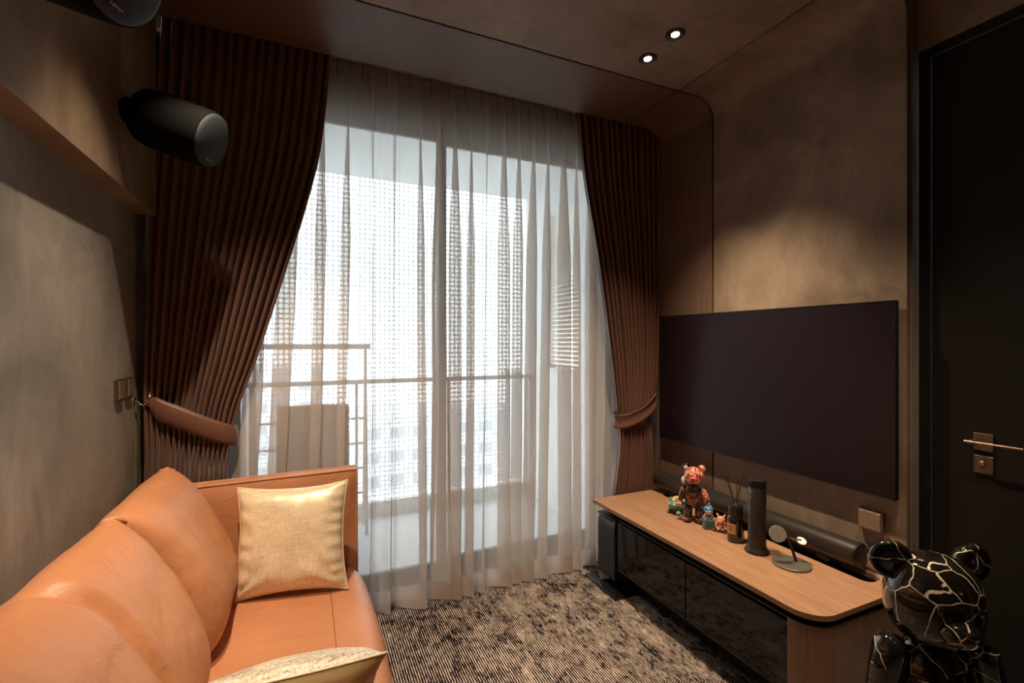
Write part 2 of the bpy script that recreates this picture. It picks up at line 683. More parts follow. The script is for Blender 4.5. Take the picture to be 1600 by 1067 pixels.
# left side: wall, bulkhead
structure('wall_left', MB().box(XL - .08, XL, YR, 2.635, FLOOR, CEIL), 'grey_plaster')
structure('trim_7', MB().box(XL - .08, XL, 2.655, YW, FLOOR, CEIL + .1).box(XL - .06, XL - .04, 2.6, 2.70, FLOOR, CEIL), 'wall_plaster')
structure('trim_8', MB().box(XL - .02, XB, YR, YA - .004, ZB, CEIL), 'wall_plaster', bevel=.002)
structure('trim_9', MB().box(XL - .02, XB, YA + .004, YP, ZB, CEIL), 'wall_plaster', bevel=.002)
structure('wall_back', MB().box(XL - .1, XD + .1, YR - .08, YR, FLOOR, CEIL + .06), 'wall_plaster')

# window wall: lintel, pocket, side pieces
HEAD = 1.41
structure('wall_window', MB().box(XL - .1, XR + .15, YW, YW + .12, HEAD, 1.75).box(XL - .1, -.42, YW, YW + .12, FLOOR, HEAD).box(2.10, XR + .15, YW, YW + .12, FLOOR, HEAD), 'alcove_veneer')
structure('trim_10', MB().box(XL - .1, XR + .15, YP, YW, 1.62, 1.75).box(XR + .03, XR + .06, YP - .02, YW, FLOOR, 1.62), 'alcove_veneer')
structure('trim_11', MB().box(XL - .1, XR + .1, YP - .012, YP, CEIL + .06, 1.75), 'alcove_veneer')

# sliding balcony door
wdo = bpy.data.objects.new('window_1', None)
COL.objects.link(wdo)
wdo.location = (.8, YW + .05, FLOOR)
wdo['_abs'] = tuple(wdo.location)
wdo['kind'] = 'structure'
obj('outer_frame', MB().box(-.42, -.37, YW + .01, YW + .11, FLOOR, HEAD).box(2.05, 2.10, YW + .01, YW + .11, FLOOR, HEAD).box(-.37, 2.05, YW + .01, YW + .11, HEAD - .05, HEAD).box(-.37, 2.05, YW + .01, YW + .11, FLOOR, FLOOR + .03), 'frame_bronze', wdo, bevel=.002)
for x0, x1, yy in ((-.37, .850, YW + .02), (.802, 2.05, YW + .065)):
    sf = obj('sash_frame', MB().box(x0, x0 + .05, yy, yy + .035, FLOOR + .03, HEAD - .05).box(x1 - .05, x1, yy, yy + .035, FLOOR + .03, HEAD - .05)
             .box(x0 + .05, x1 - .05, yy, yy + .035, HEAD - .11, HEAD - .05).box(x0 + .05, x1 - .05, yy, yy + .035, FLOOR + .03, FLOOR + .10), 'frame_bronze', wdo, bevel=.002)
    obj('pane', MB().box(x0 + .05, x1 - .05, yy + .014, yy + .020, FLOOR + .10, HEAD - .11), 'window_glass', sf)

# ------------------------------------------------------------------ balcony
BY = 4.29
BX0, BX1 = -.42, 2.06
structure('floor_balcony', MB().box(BX0 - .1, BX1 + .1, YW + .12, BY + .12, FLOOR - .12, FLOOR - .01), 'balcony_grey')
structure('ceiling_balcony', MB().box(BX0 - .1, BX1 + .1, YW + .12, BY + .05, 1.45, 1.57), 'concrete_white')
structure('wall_balcony_left', MB().box(BX0 - .1, BX0, YW + .12, BY + .1, FLOOR, 1.45), 'balcony_grey')
# right wall with a louvred opening
LY0, LY1, LZ0, LZ1 = 3.28, 3.82, -.26, 1.18
structure('wall_balcony_right', MB().box(BX1, BX1 + .1, YW + .12, LY0, FLOOR, 1.45).box(BX1, BX1 + .1, LY1, BY + .1, FLOOR, 1.45)
          .box(BX1, BX1 + .1, LY0, LY1, FLOOR, LZ0).box(BX1, BX1 + .1, LY0, LY1, LZ1, 1.45), 'concrete_white')
structure('trim_12', MB().box(BX0, BX1, BY - .04, BY + .12, FLOOR - .01, -1.41), 'concrete_white')
lv = thing('louvre_window', 'slatted louvre opening in the right side wall of the balcony', 'louvre', (BX1 + .05, (LY0 + LY1) / 2, LZ0))
obj('louvre_frame', MB().box(BX1 + .005, BX1 + .08, LY0, LY0 + .02, LZ0, LZ1).box(BX1 + .005, BX1 + .08, LY1 - .02, LY1, LZ0, LZ1).box(BX1 + .005, BX1 + .08, LY0, LY1, LZ0, LZ0 + .02).box(BX1 + .005, BX1 + .08, LY0, LY1, LZ1 - .02, LZ1), 'rail_metal', lv)
first = None
nsl = 36
for k in range(nsl):
    z = LZ0 + .04 + k * (LZ1 - LZ0 - .08) / (nsl - 1)
    if first is None:
        first = obj('slat', MB().box(-.022, .022, LY0 + .02 - 3.55, LY1 - .02 - 3.55, -.0015, .0015, Matrix.Rotation(R(35), 4, 'Y')), 'rail_metal')
        o = first
    else:
        o = first.copy()
        COL.objects.link(o)
    o.parent = lv
    o.location = Vector((BX1 + .045, 3.55, z)) - Vector(lv['_abs'])

# perforated screen: three panels, real holes
sx = [BX0 + .01, .40, 1.22, BX1 - .01]
plabels = ['perforated white metal screen panel at the left end of the balcony', 'perforated white metal screen panel in the middle of the balcony edge', 'perforated white metal screen panel at the right end of the balcony']
for pi_ in range(3):
    x0, x1 = sx[pi_] + .004, sx[pi_ + 1] - .004
    z0, z1 = -1.41, 1.45
    nx, nz = round((x1 - x0) / .042), round((z1 - z0) / .042)
    dx, dz = (x1 - x0) / nx, (z1 - z0) / nz
    vs, fs, idx = [], [], {}

    def V(x, z):
        key = (round(x, 5), round(z, 5))
        if key not in idx:
            idx[key] = len(vs)
            vs.append((x, BY, z))
        return idx[key]
    for i in range(nx):
        for j in range(nz):
            cx, cz = x0 + (i + .5) * dx, z0 + (j + .5) * dz
            rr = .0181
            cs = [V(x0 + i * dx, z0 + j * dz), V(x0 + (i + 1) * dx, z0 + j * dz), V(x0 + (i + 1) * dx, z0 + (j + 1) * dz), V(x0 + i * dx, z0 + (j + 1) * dz)]
            h = []
            for k in range(8):
                a = -PI * 3 / 4 + k * PI / 4
                h.append(V(cx + rr * math.cos(a), cz + rr * math.sin(a)))
            for k in range(4):
                a0, a1, a2 = h[(2 * k) % 8], h[(2 * k + 1) % 8], h[(2 * k + 2) % 8]
                fs.append((cs[k], cs[(k + 1) % 4], a2, a1, a0))
    o = obj('perforated_screen', MB().add(vs, fs), 'mesh_white')
    sol = o.modifiers.new('plate', 'SOLIDIFY')
    sol.thickness = .003
    tag(o, plabels[pi_], 'screen')
rl = thing('balcony_railing', 'grey metal balcony railing running in front of the perforated screen', 'railing', (.8, BY - .09, -1.41))
obj('top_rail', MB().rbox(BX0 + .005, BX1 - .005, BY - .12, BY - .065, -.365, -.325, .004, 1), 'rail_metal', rl)
for k, xx in enumerate((-.38, .41, 1.22, 2.01)):
    obj('post', MB().box(xx - .012, xx + .012, BY - .105, BY - .08, FLOOR - .01 if k < 0 else -1.41, -.365), 'rail_metal', rl)

# clothes airer at the left of the balcony
ra = thing('clothes_airer', 'thin grey metal drying rack at the left of the balcony', 'drying rack', (.05, 3.95, FLOOR - .01))
ZF = FLOOR - .01
obj('side_frame', MB().tube([(.46, 3.90, ZF), (.46, 4.0, -.04)], .012).tube([(.46, 4.12, ZF), (.46, 4.0, -.04)], .012), 'rail_metal', ra, smooth=40)
obj('side_frame', MB().tube([(-.34, 3.90, ZF), (-.34, 4.0, -.04)], .012).tube([(-.34, 4.12, ZF), (-.34, 4.0, -.04)], .012), 'rail_metal', ra, smooth=40)
obj('top_bar', MB().rbox(-.36, .50, 3.985, 4.015, -.06, -.02, .008, 2), 'rail_metal', ra, smooth=40)
for zz in (-.62, -.82, -1.02, -1.22):
    obj('shelf_bar', MB().tube([(-.34, 3.96, zz), (.46, 3.96, zz)], .009, 8), 'rail_metal', ra, smooth=40)

# high backed chair standing just outside the glass
ch = thing('balcony_chair', 'high-backed brown chair outside the glass behind the sofa', 'chair', (.06, 3.5, ZF))


def curved_back(x0, x1, z0, z1, y, dy, th):
    rows = []
    for j in range(13):
        v = j / 12
        z = lerp(z0, z1, v)
        front, back = [], []
        for i in range(15):
            u = i / 14 * 2 - 1
            w = 1 - .03 * v
            yy = y + dy * v - .05 * u * u
            front.append((lerp(x0, x1, .5 + u * w / 2), yy, z - (abs(u) ** 8) * .02 * (v == 1)))
            back.append((lerp(x0, x1, .5 + u * w / 2), yy + th, z))
        rows.append(front + back[::-1] + [front[0]])
    m = MB().grid(rows)
    n = len(rows[0])
    m.f.append(tuple(range(12 * n, 13 * n - 1)))
    m.f.append(tuple(reversed(range(0, n - 1))))
    return m


obj('backrest', curved_back(-.165, .285, -1.02, -.425, 3.44, -.06, .05), 'seat_cloth', ch, smooth=50)
obj('seat', MB().rbox(-.18, .30, 3.46, 3.80, -1.09, -1.01, .025), 'seat_cloth', ch, smooth=50)
for xx in (-.15, .27):
    for yy in (3.50, 3.76):
        obj('leg', MB().tube([(xx, yy, -1.08), (xx * 1.05, yy + (yy - 3.63) * .1, ZF)], [.02, .013]), 'rattan_brown', ch, smooth=40)
# ------------------------------------------------------------------ city beyond the balcony (seen faintly through screen and voile)
plain('far_concrete', (.50, .52, .55), .9)
plain('far_window', (.20, .24, .29), .4)
plain('far_ground', (.36, .38, .37), .95)
structure('ground', MB().box(-160, 220, 30, 330, -62, -61), 'far_ground')
blab = ['low grey apartment block farthest left beyond the balcony', 'tall grey apartment block left of centre beyond the balcony', 'wide grey apartment block straight beyond the balcony', 'pale apartment block right of centre beyond the balcony', 'low grey apartment block farthest right beyond the balcony']
for k, (bx, by, bw, bh) in enumerate([(-52, 120, 34, 40), (-8, 150, 26, 52), (32, 120, 40, 42), (82, 140, 30, 50), (128, 125, 36, 38)]):
    b_ = thing('apartment_building', blab[k], 'building', (bx, by, -61), 'apartment blocks beyond the balcony')
    obj('wall', MB().box(bx - bw / 2, bx + bw / 2, by, by + 16, -61, -61 + bh), 'far_concrete', b_)
    obj('roof', MB().box(bx - bw / 2 - .6, bx + bw / 2 + .6, by - .6, by + 16.6, -61 + bh, -61 + bh + 1.2), 'far_concrete', b_)
    src = None
    for fl in range(int(bh / 6)):
        for c_ in range(int(bw / 6)):
            if src is None:
                src = obj('window', MB().box(-1.9, 1.9, -.15, .1, -1.4, 1.4), 'far_window')
                src.parent = b_
                w_ = src
            else:
                w_ = src.copy()
                COL.objects.link(w_)
            w_.location = (-bw / 2 + 3.4 + c_ * 6, 0, bh - 4 - fl * 6)

# ------------------------------------------------------------------ curtains


def heavy_curtain(name, label, xl, xr, yc, n, cols, rows, amp, mat, z0, z1, seed, extra=None):
    t = thing(name, label, 'curtain', ((curve_at(xl, 0) + curve_at(xr, 0)) / 2, yc, z0))
    rnd = random.Random(seed)
    jit = [rnd.uniform(-.25, .25) for _ in range(n + 2)]
    am = [rnd.uniform(.75, 1.15) for _ in range(n + 2)]
    grid = []
    for j in range(rows + 1):
        z = lerp(z1, z0, j / rows)
        a, b = curve_at(xl, z), curve_at(xr, z)
        wdt = b - a
        per = wdt / n
        row = []
        for i in range(cols + 1):
            s = i / cols
            ph = s * n
            k = int(ph)
            fr = ph - k
            jj = lerp(jit[k], jit[min(k + 1, n + 1)], fr)
            A = amp(z) * lerp(am[k], am[min(k + 1, n + 1)], fr)
            u = ph + jj * .55 + .12 * noise.noise(Vector((k * 3.1, z * 1.3, seed)))
            th_ = 2 * PI * u
            y = yc - A * (math.cos(th_) + .18 * math.cos(2 * th_ + .6))
            x = a + wdt * s + per * .10 * math.sin(2 * th_)
            row.append((x, min(y, 2.698), z))
        grid.append(row)
    o = obj('panel', MB().grid(grid), mat, t, smooth=180)
    so = o.modifiers.new('cloth', 'SOLIDIFY')
    so.thickness = .0025
    # pleated heading tape
    head = [[(p[0], yc + (p[1] - yc) * .75 + .012, z1 - .09 * q) for p in grid[0][::4]] for q in (0, 1)]
    obj('heading_tape', MB().grid(head), mat, t, smooth=180)
    return t


XLr = [(1.6, .135), (1.5, .129), (1.013, .078), (.671, .0), (.303, -.104), (-.084, -.218), (-.333, -.300), (-.488, -.330), (-.60, -.345), (-.80, -.325), (-1.5, -.30)]
XLl = [(1.6, -.60), (1.477, -.60), (.69, -.64), (.10, -.657), (-.285, -.665), (-.50, -.66), (-.64, -.665), (-1.5, -.68)]
lc = heavy_curtain('curtain', 'copper brown satin curtain tied back behind the sofa', XLl, XLr, 2.668, 16, 400, 90,
                   lambda z: lerp(.026, .034, max(0, min(1, (1.5 - z) / 1.0))), 'copper_satin', FLOOR + .02, 1.585, 3)
XRl = [(1.6, 1.645), (1.5, 1.656), (1.075, 1.706), (.574, 1.807), (-.072, 1.911), (-.467, 1.964), (-.60, 1.985), (-.75, 1.985), (-1.04, 1.945), (-1.5, 1.90)]
XRr = [(1.6, 2.325), (.15, 2.322), (-.306, 2.300), (-.45, 2.265), (-.532, 2.250), (-.947, 2.285), (-1.5, 2.30)]
rc = heavy_curtain('curtain', 'copper brown satin curtain tied back beside the television', XRl, XRr, 2.668, 13, 330, 90,
                   lambda z: .030, 'copper_satin', FLOOR + .02, 1.585, 9)


def tieback(parent_label, pts, width, hook, wall_dx):
    """pts: (x, y, z centre) loop in front of the cloth and round its free edge"""
    t = thing('tieback', parent_label, 'tieback', hook)
    P = [Vector(p) for p in pts]
    m = MB()
    N = 60
    path = []
    cx = [(i, p.x) for i, p in enumerate(P)]
    cy = [(i, p.y) for i, p in enumerate(P)]
    cz = [(i, p.z) for i, p in enumerate(P)]
    for k in range(N + 1):
        u = k / N * (len(P) - 1)
        path.append(Vector((curve_at(cx, u), curve_at(cy, u), curve_at(cz, u))))
    rows = []
    for q in range(9):
        h = (q / 8 - .5)
        row = []
        for k, p in enumerate(path):
            e = min(1, k / 6, (N - k) / 6)
            w = width * (.45 + .55 * e ** .7)
            bul = .010 * (1 - (2 * h) ** 2)
            t_ = (path[min(k + 1, N)] - path[max(k - 1, 0)])
            t_.z = 0
            nrm = Vector((t_.y, -t_.x, 0)).normalized() if t_.length > 0 else Vector((0, -1, 0))
            row.append(p + nrm * bul + Vector((-.10 * h * width * 0, 0, h * w)))
        rows.append(row)
    o = obj('band', MB().grid(rows), 'tie_satin', t, smooth=180)
    so = o.modifiers.new('cloth', 'SOLIDIFY')
    so.thickness = .006
    so.offset = 0
    obj('piping', MB().tube(rows[0], .0032, 8).tube(rows[8], .0032, 8), 'copper_satin', t, smooth=180)
    h = Vector(hook)
    e0 = path[0]
    obj('loop', MB().tube([h + Vector((0, 0, .004)), (h + e0) / 2 + Vector((0, -.004, .01)), e0 + Vector((0, -.003, .012))], .0035, 8)
        .tube([h, (h + e0) / 2 + Vector((0, .004, -.014)), e0 + Vector((0, .003, -.012))], .0035, 8), 'tie_satin', t, smooth=60)
    return t


def wall_hook(label, x, y, z, sgn):
    t = thing('wall_hook', label, 'hook', (x, y, z))
    obj('rose', MB().rev([(.016, 0), (.016, .004), (.010, .008), (.006, .012)], 20, Matrix.Translation((x, y, z)) @ Matrix.Rotation(sgn * PI / 2, 4, 'Y')), 'steel', t, smooth=40)
    pts = []
    for k in range(15):
        a = k / 14 * PI * 1.05
        pts.append((x + sgn * (.01 + .048 * k / 14), y - .004 * math.sin(a), z - .022 * math.sin(a)))
    pts.append((x + sgn * .060, y, z + .022))
    obj('prong', MB().tube(pts, .0038, 10).ball((x + sgn * .060, y, z + .026), .0065, 12, 8), 'steel', t, smooth=180)
    return t


wall_hook('small polished hook on the left wall holding the sofa side tieback', XL, 2.615, -.265, 1)
tieback('brown satin tieback around the curtain behind the sofa', [(-.640, 2.625, -.285), (-.60, 2.610, -.315), (-.50, 2.600, -.365), (-.41, 2.605, -.412), (-.345, 2.622, -.445), (-.310, 2.664, -.462), (-.345, 2.702, -.440), (-.50, 2.704, -.36), (-.645, 2.700, -.28)], .098, (-.662, 2.620, -.272), 1)
wall_hook('small polished hook on the right wall behind the television edge', XR, 2.615, -.335, -1)
tieback('brown satin tieback around the curtain beside the television', [(2.285, 2.625, -.385), (2.255, 2.606, -.43), (2.17, 2.600, -.49), (2.07, 2.606, -.53), (2.00, 2.624, -.548), (1.958, 2.664, -.548), (1.99, 2.702, -.53), (2.15, 2.704, -.46), (2.30, 2.700, -.37)], .088, (2.282, 2.620, -.345), -1)


def sheer_curtain(label, x0, x1, n, seed, slant, hem_left, zb):
    """voile with overlapping folds; x0, x1 at the heading"""
    rnd = random.Random(seed)
    t = thing('sheer_curtain', label, 'curtain', ((x0 + x1) / 2, 2.75, zb))
    P = (x1 - x0) / n
    amp = [rnd.uniform(.55, 1.25) for _ in range(n + 3)]
    bam = [rnd.uniform(.15, 1.35) for _ in range(n + 3)]
    sh = [rnd.uniform(-.20, .20) for _ in range(n + 3)]
    sl = [rnd.uniform(-.035, .035) for _ in range(n + 3)]
    pf = 26
    cols, rows = n * pf, 84
    zt = 1.56

    def pt(ph, z):
        k = int(ph)
        f = ph - k
        f = f * f * (3 - 2 * f)
        L = lambda arr: lerp(arr[k], arr[k + 1], f)
        d = (zt - z) / (zt - FLOOR)
        A = lerp(.010, .032, min(1, d * 3)) * L(amp) * (1 + .55 * d)
        B = P * lerp(.14, .47, min(1, d * 3.2)) * L(bam)
        w = 2 * PI * (ph + .04 * noise.noise(Vector((ph * .7, z * .9, seed))))
        xx = x0 + P * (ph + L(sh) * d) - B * math.sin(w) + slant(ph / n) * d + L(sl) * d
        xx += .006 * d * noise.noise(Vector((ph * 2.3, z * 2.1, seed + 5)))
        y = 2.775 - .035 * d + A * math.sin(w + .5) + .25 * A * math.sin(2 * w + 1.1) + .008 * d * noise.noise(Vector((ph * 1.7, z * 1.5, seed + 9)))
        # cloth gathers and kicks out where it meets the floor
        low = max(0, (FLOOR + .16 - z) / .16)
        y -= low ** 2 * .035 * (0.5 + noise.noise(Vector((ph * 1.1, 0, seed + 2))))
        fwd_ = min(1, max(0, (xx - .02) / .15)) * min(1, max(0, (1.86 - xx) / .12)) * min(1, d * 1.6)
        y -= .030 * fwd_ * d
        return Vector((xx, min(max(y, 2.718 - .090 * fwd_), 2.90), z))
    zs = [lerp(zt, zb + .115, (j / rows)) for j in range(rows + 1)]
    zbot = lambda ph: zb + .010 * (1 + noise.noise(Vector((ph * 1.3, 3, seed))))
    grid = [[pt(i / pf, z) for i in range(cols + 1)] for z in zs]
    obj('panel', MB().grid(grid), 'sheer_voile', t, smooth=180)
    hem = []
    for j in range(9):
        q = j / 8
        hem.append([pt(i / pf, lerp(zs[-1], zbot(i / pf), q)) + Vector((0, -.001, 0)) for i in range(cols + 1)])
    obj('bottom_hem', MB().grid(hem), 'voile_hem', t, smooth=180)
    # side hem, a doubled strip along the free edge
    if hem_left:
        side = [[pt(i / pf, z) + Vector((-.002, -.0025, 0)) for i in range(0, 7)] for z in zs]
    else:
        side = [[pt(n - i / pf, z) + Vector((.002, -.0025, 0)) for i in range(0, 6)] for z in zs]
    obj('side_hem', MB().grid(side), 'voile_hem', t, smooth=180)
    # heading tape and its hooks
    tape = [[Vector((p.x, p.y - .003, p.z)) for p in grid[j]] for j in range(0, 2)]
    obj('heading_tape', MB().grid(tape), 'voile_hem', t, smooth=180)
    for k in range(n):
        p = pt(k + .5, 1.54)
        obj('curtain_hook', MB().tube([p + Vector((0, -.008, -.07)), p + Vector((0, -.012, .0)), p + Vector((.004, .004, .03)), p + Vector((0, .01, .06))], .0018, 6), 'black_satin', t, smooth=180)
    return t


sheer_curtain('left sheer voile curtain hanging behind the sofa arm', -.56, .765, 10, 11, lambda s: -.20 * (1 - s) ** 1.1, False, FLOOR + .004)
sheer_curtain('right sheer voile curtain hanging to the floor by the media cabinet', .745, 2.16, 13, 23, lambda s: -.02 - .05 * math.sin(s * PI) + .02 * s, True, FLOOR + .004)
structure('trim_13', MB().box(XL, XR + .03, 2.655, 2.685, 1.60, 1.62).box(XL, XR + .03, 2.76, 2.79, 1.60, 1.62), 'black_matt')

# ------------------------------------------------------------------ downlights
dl_labels = [
    'lit recessed ceiling spotlight nearer the camera, above the television wall',
    'lit recessed ceiling spotlight nearer the window, above the television wall',
    'recessed ceiling spotlight over the door side, out of the picture to the right, nearest',
    'recessed ceiling spotlight over the door side, second out of the picture to the right',
    'recessed ceiling spotlight over the gold cushion, above the picture',
    'recessed ceiling spotlight over the sofa arm, above the picture',
    'recessed ceiling spotlight over the near end of the sofa, farthest from window',
    'recessed ceiling spotlight over the near end of the sofa, second from camera']
for k, (lx, ly, pw, aim) in enumerate(DOWNLIGHTS):
    t = thing('downlight', dl_labels[k], 'ceiling light', (lx, ly, CEIL), 'recessed ceiling spotlights')
    T = Matrix.Translation((lx, ly, CEIL))
    tgt = Vector((aim[0], aim[1], FLOOR)) - Vector((lx, ly, CEIL))
    q = tgt.to_track_quat('-Z', 'Y').to_matrix().to_4x4()
    obj('trim_ring', MB().rev([(.047, 0), (.047, -.003), (.041, -.006), (.036, -.0055), (.034, -.0015), (.034, 0)], 40, T, cap=False), 'black_matt', t, smooth=50)
    obj('baffle', MB().rev([(.036, -.001), (.028, -.0022), (.0, -.0024)], 40, T, cap=False), 'gap_black', t, smooth=50)
    obj('lamp', MB().rev([(.020, -.002), (.019, -.0062), (.014, -.009), (.0, -.0105)], 28, T, cap=False), 'lamp_lens', t, smooth=180)
    ld = bpy.data.lights.new('spot_lamp', 'SPOT')
    ld.energy = pw
    ld.color = LAMP_COL
    ld.spot_size = R(70)
    ld.spot_blend = .9
    ld.shadow_soft_size = .014
    lo = bpy.data.objects.new('spot_lamp', ld)
    COL.objects.link(lo)
    lo.parent = t
    lo.location = (0, 0, -.028)
    lo.rotation_euler = q.to_euler()

# ------------------------------------------------------------------ speakers on the bulkhead


def ceiling_speaker(label, mount, face, rad):
    a, b = Vector(mount), Vector(face)
    t = thing('wall_speaker', label, 'speaker', mount, 'pair of wall speakers')
    ax = (b - a).normalized()
    L = (b - a).length
    q = ax.to_track_quat('Z', 'Y').to_matrix().to_4x4()
    T = Matrix.Translation(a) @ q
    obj('cabinet_body', MB().rev([(rad * .50, .055), (rad * .80, .06), (rad * .93, .075), (rad, .11), (rad, L - .02), (rad * .985, L - .006), (rad * .95, L - .001)], 48, T), 'speaker_black', t, smooth=45)
    obj('grille', MB().rev([(rad * .93, L - .001), (rad * .92, L + .004), (rad * .80, L + .010), (rad * .5, L + .016), (rad * .2, L + .018), (0.001, L + .0185)], 48, T, cap=False), 'grille_grey', t, smooth=60)
    obj('wall_bracket', MB().rev([(.045, -.0), (.045, .012), (.018, .016), (.018, .07)], 24, T).ball(T @ Vector((0, 0, .06)), .026, 16, 10), 'speaker_black', t, smooth=45)
    m = MB()
    for k in range(5):
        m.box(-.016 + k * .007, -.012 + k * .007, -rad * .72 - (.001 if k % 2 else -.001), -rad * .72 + .005, L + .011, L + .0135, T)
    obj('maker_badge', m, 'print_grey', t)
    return t


ceiling_speaker('black round speaker on the left bulkhead in front of the dark curtain', (XB + .012, 2.19, .870), (-.320, 2.095, .765), .106)
ceiling_speaker('grey-faced speaker cut off at the top edge, nearest the camera on the left', (XB + .012, 1.34, .880), (-.347, 1.232, .778), .108)

# ------------------------------------------------------------------ wall switches
for k, (y0, y1, lab) in enumerate(((2.372, 2.455, 'bronze square light switch on the left wall, farther from the curtain'), (2.485, 2.568, 'bronze square light switch on the left wall, nearer the curtain'))):
    t = thing('light_switch', lab, 'switch', (XL, (y0 + y1) / 2, -.20), 'pair of wall switches')
    obj('wall_plate', MB().rbox(XL, XL + .012, y0, y1, -.245, -.155, .0015, 1), 'bronze_plate', t)
    obj('rocker', MB().rbox(XL + .008, XL + .017, y0 + .012, y1 - .012, -.236, -.164, .0015, 1), 'pale_bronze', t)
t = thing('wall_socket', 'raised bronze socket cover on the wall below the television', 'socket', (XR, 1.265, -.80))
obj('wall_plate', MB().rbox(XR - .022, XR, 1.214, 1.312, -.842, -.752, .0015, 1), 'pale_bronze', t)
obj('cover_flap', MB().rbox(XR - .027, XR - .021, 1.219, 1.307, -.836, -.758, .001, 1), 'pale_bronze', t)

# ------------------------------------------------------------------ television
t = thing('television', 'large black flat television mounted on the right wall', 'television', (2.30, 1.87, -.25))
TY0, TY1, TZ0, TZ1 = 1.152, 2.588, -.675, .175
obj('casing', MB().rbox(2.286, 2.312, TY0, TY1, TZ0, TZ1, .003, 2).rbox(2.31, 2.322, TY0 + .25, TY1 - .25, TZ0 + .18, TZ1 - .18, .003, 1), 'black_matt', t, smooth=40)
obj('screen', MB().box(2.2825, 2.287, TY0 + .006, TY1 - .006, TZ0 + .010, TZ1 - .006), 'screen_glass', t)
obj('bezel', MB().box(2.281, 2.289, TY0, TY1, TZ0, TZ0 + .008).box(2.281, 2.289, TY0, TY1, TZ1 - .004, TZ1).box(2.281, 2.289, TY0, TY0 + .004, TZ0, TZ1).box(2.281, 2.289, TY1 - .004, TY1, TZ0, TZ1), 'black_satin', t)
obj('wall_bracket', MB().box(2.318, XR - .0005, 1.6, 2.14, -.45, -.05), 'black_matt', t)

# ------------------------------------------------------------------ media cabinet
CT = -1.03           # table top height
CX0, CX1, CY0, CY1 = 1.725, 2.325, 1.118, 2.585
mc = thing('media_cabinet', 'long oak media cabinet with smoked glass doors below the television', 'cabinet', (2.0, 1.85, FLOOR))


def rounded_front(x0, x1, y0, y1, r, n=10):
    """plan outline, near front corner rounded"""
    p = [(x1, y0), (x1, y1), (x0, y1)]
    for k in range(n + 1):
        a = PI + PI / 2 * k / n
        p.append((x0 + r + r * math.cos(a), y0 + r + r * math.sin(a)))
    return p


def top_with_slot():
    # outline as ring around the slot (x 2.195..2.300, y 1.20..2.47)
    bm = bmesh.new()
    outer = rounded_front(CX0, CX1, CY0, CY1, .11, 12)
    s0, s1, t0, t1, r = 2.200, 2.300, 1.205, 2.475, .035
    inner = []
    for cx, cy, a0 in ((s1 - r, t0 + r, -PI / 2), (s1 - r, t1 - r, 0), (s0 + r, t1 - r, PI / 2), (s0 + r, t0 + r, PI)):
        for k in range(5):
            a = a0 + PI / 2 * k / 4
            inner.append((cx + r * math.cos(a), cy + r * math.sin(a)))
    vo = [bm.verts.new((x, y, CT)) for x, y in outer]
    vi = [bm.verts.new((x, y, CT)) for x, y in inner]
    eo = [bm.edges.new((vo[i], vo[(i + 1) % len(vo)])) for i in range(len(vo))]
    ei = [bm.edges.new((vi[i], vi[(i + 1) % len(vi)])) for i in range(len(vi))]
    bmesh.ops.triangle_fill(bm, use_beauty=True, edges=eo + ei)
    bmesh.ops.recalc_face_normals(bm, faces=bm.faces[:])
    r_ = bmesh.ops.extrude_face_region(bm, geom=bm.faces[:])
    for v in [q for q in r_['geom'] if isinstance(q, bmesh.types.BMVert)]:
        v.co.z -= .022
    bmesh.ops.recalc_face_normals(bm, faces=bm.faces[:])
    return MB().bm(bm)


obj('worktop', top_with_slot(), 'oak_top', mc, bevel=.0015)
obj('shadow_gap', MB().prism(rounded_front(CX0 + .012, CX1 - .002, CY0 + .012, 2.35, .10, 12), CT - .050, CT - .022), 'gap_black', mc, smooth=30)
# carcass: oak end wrapping the near corner, black body behind the glass
BZ = -1.385
obj('end_panel', MB().prism(rounded_front(CX0 + .008, CX1 - .002, CY0 + .008, 1.242, .105, 14), FLOOR + .002, CT - .050), 'oak_side', mc, smooth=30)
obj('carcass', MB().box(CX0 + .045, CX1 - .01, 1.245, 2.345, BZ, CT - .050), 'black_matt', mc)
obj('plinth', MB().box(CX0 + .14, CX1 - .02, 1.245, 2.34, FLOOR + .001, BZ), 'black_matt', mc)
for y0, y1 in ((1.248, 1.788), (1.794, 2.345)):
    dd = obj('glass_door', MB().rbox(CX0 + .020, CX0 + .042, y0, y1, BZ - .004, CT - .075, .0015, 1), 'smoked_glass', mc)
    obj('door_edge', MB().box(CX0 + .018, CX0 + .024, y0 + .002, y1 - .002, BZ - .005, BZ - .001), 'bronze_plate', dd)
obj('finger_rail', MB().box(CX0 + .030, CX0 + .045, 1.245, 2.345, CT - .068, CT - .050), 'black_satin', mc)
obj('far_leg_panel', MB().box(2.10, 2.30, 2.545, 2.565, FLOOR + .002, CT - .022), 'oak_side', mc)

# subwoofer-like black device standing under the overhang
sw = thing('floor_speaker', 'black slab speaker with glossy base plate under the cabinet overhang', 'speaker', (1.80, 2.45, FLOOR))
obj('base_plate', MB().rbox(1.672, 1.985, 2.268, 2.60, FLOOR + .001, FLOOR + .020, .005, 2), 'black_gloss', sw, smooth=40)


def slab_profile():
    p = []
    x0, x1, zb, zt = 1.742, 1.802, FLOOR + .055, -1.112
    p.append((x1, zb))
    p.append((x1, zt + .020))
    for k in range(7):
        a = PI / 2 * k / 6
        p.append((x0 + .035 - .035 * math.sin(a) * 1 + 0, zt - .035 + .035 * math.cos(a)))
    p.append((x0, zb))
    return p


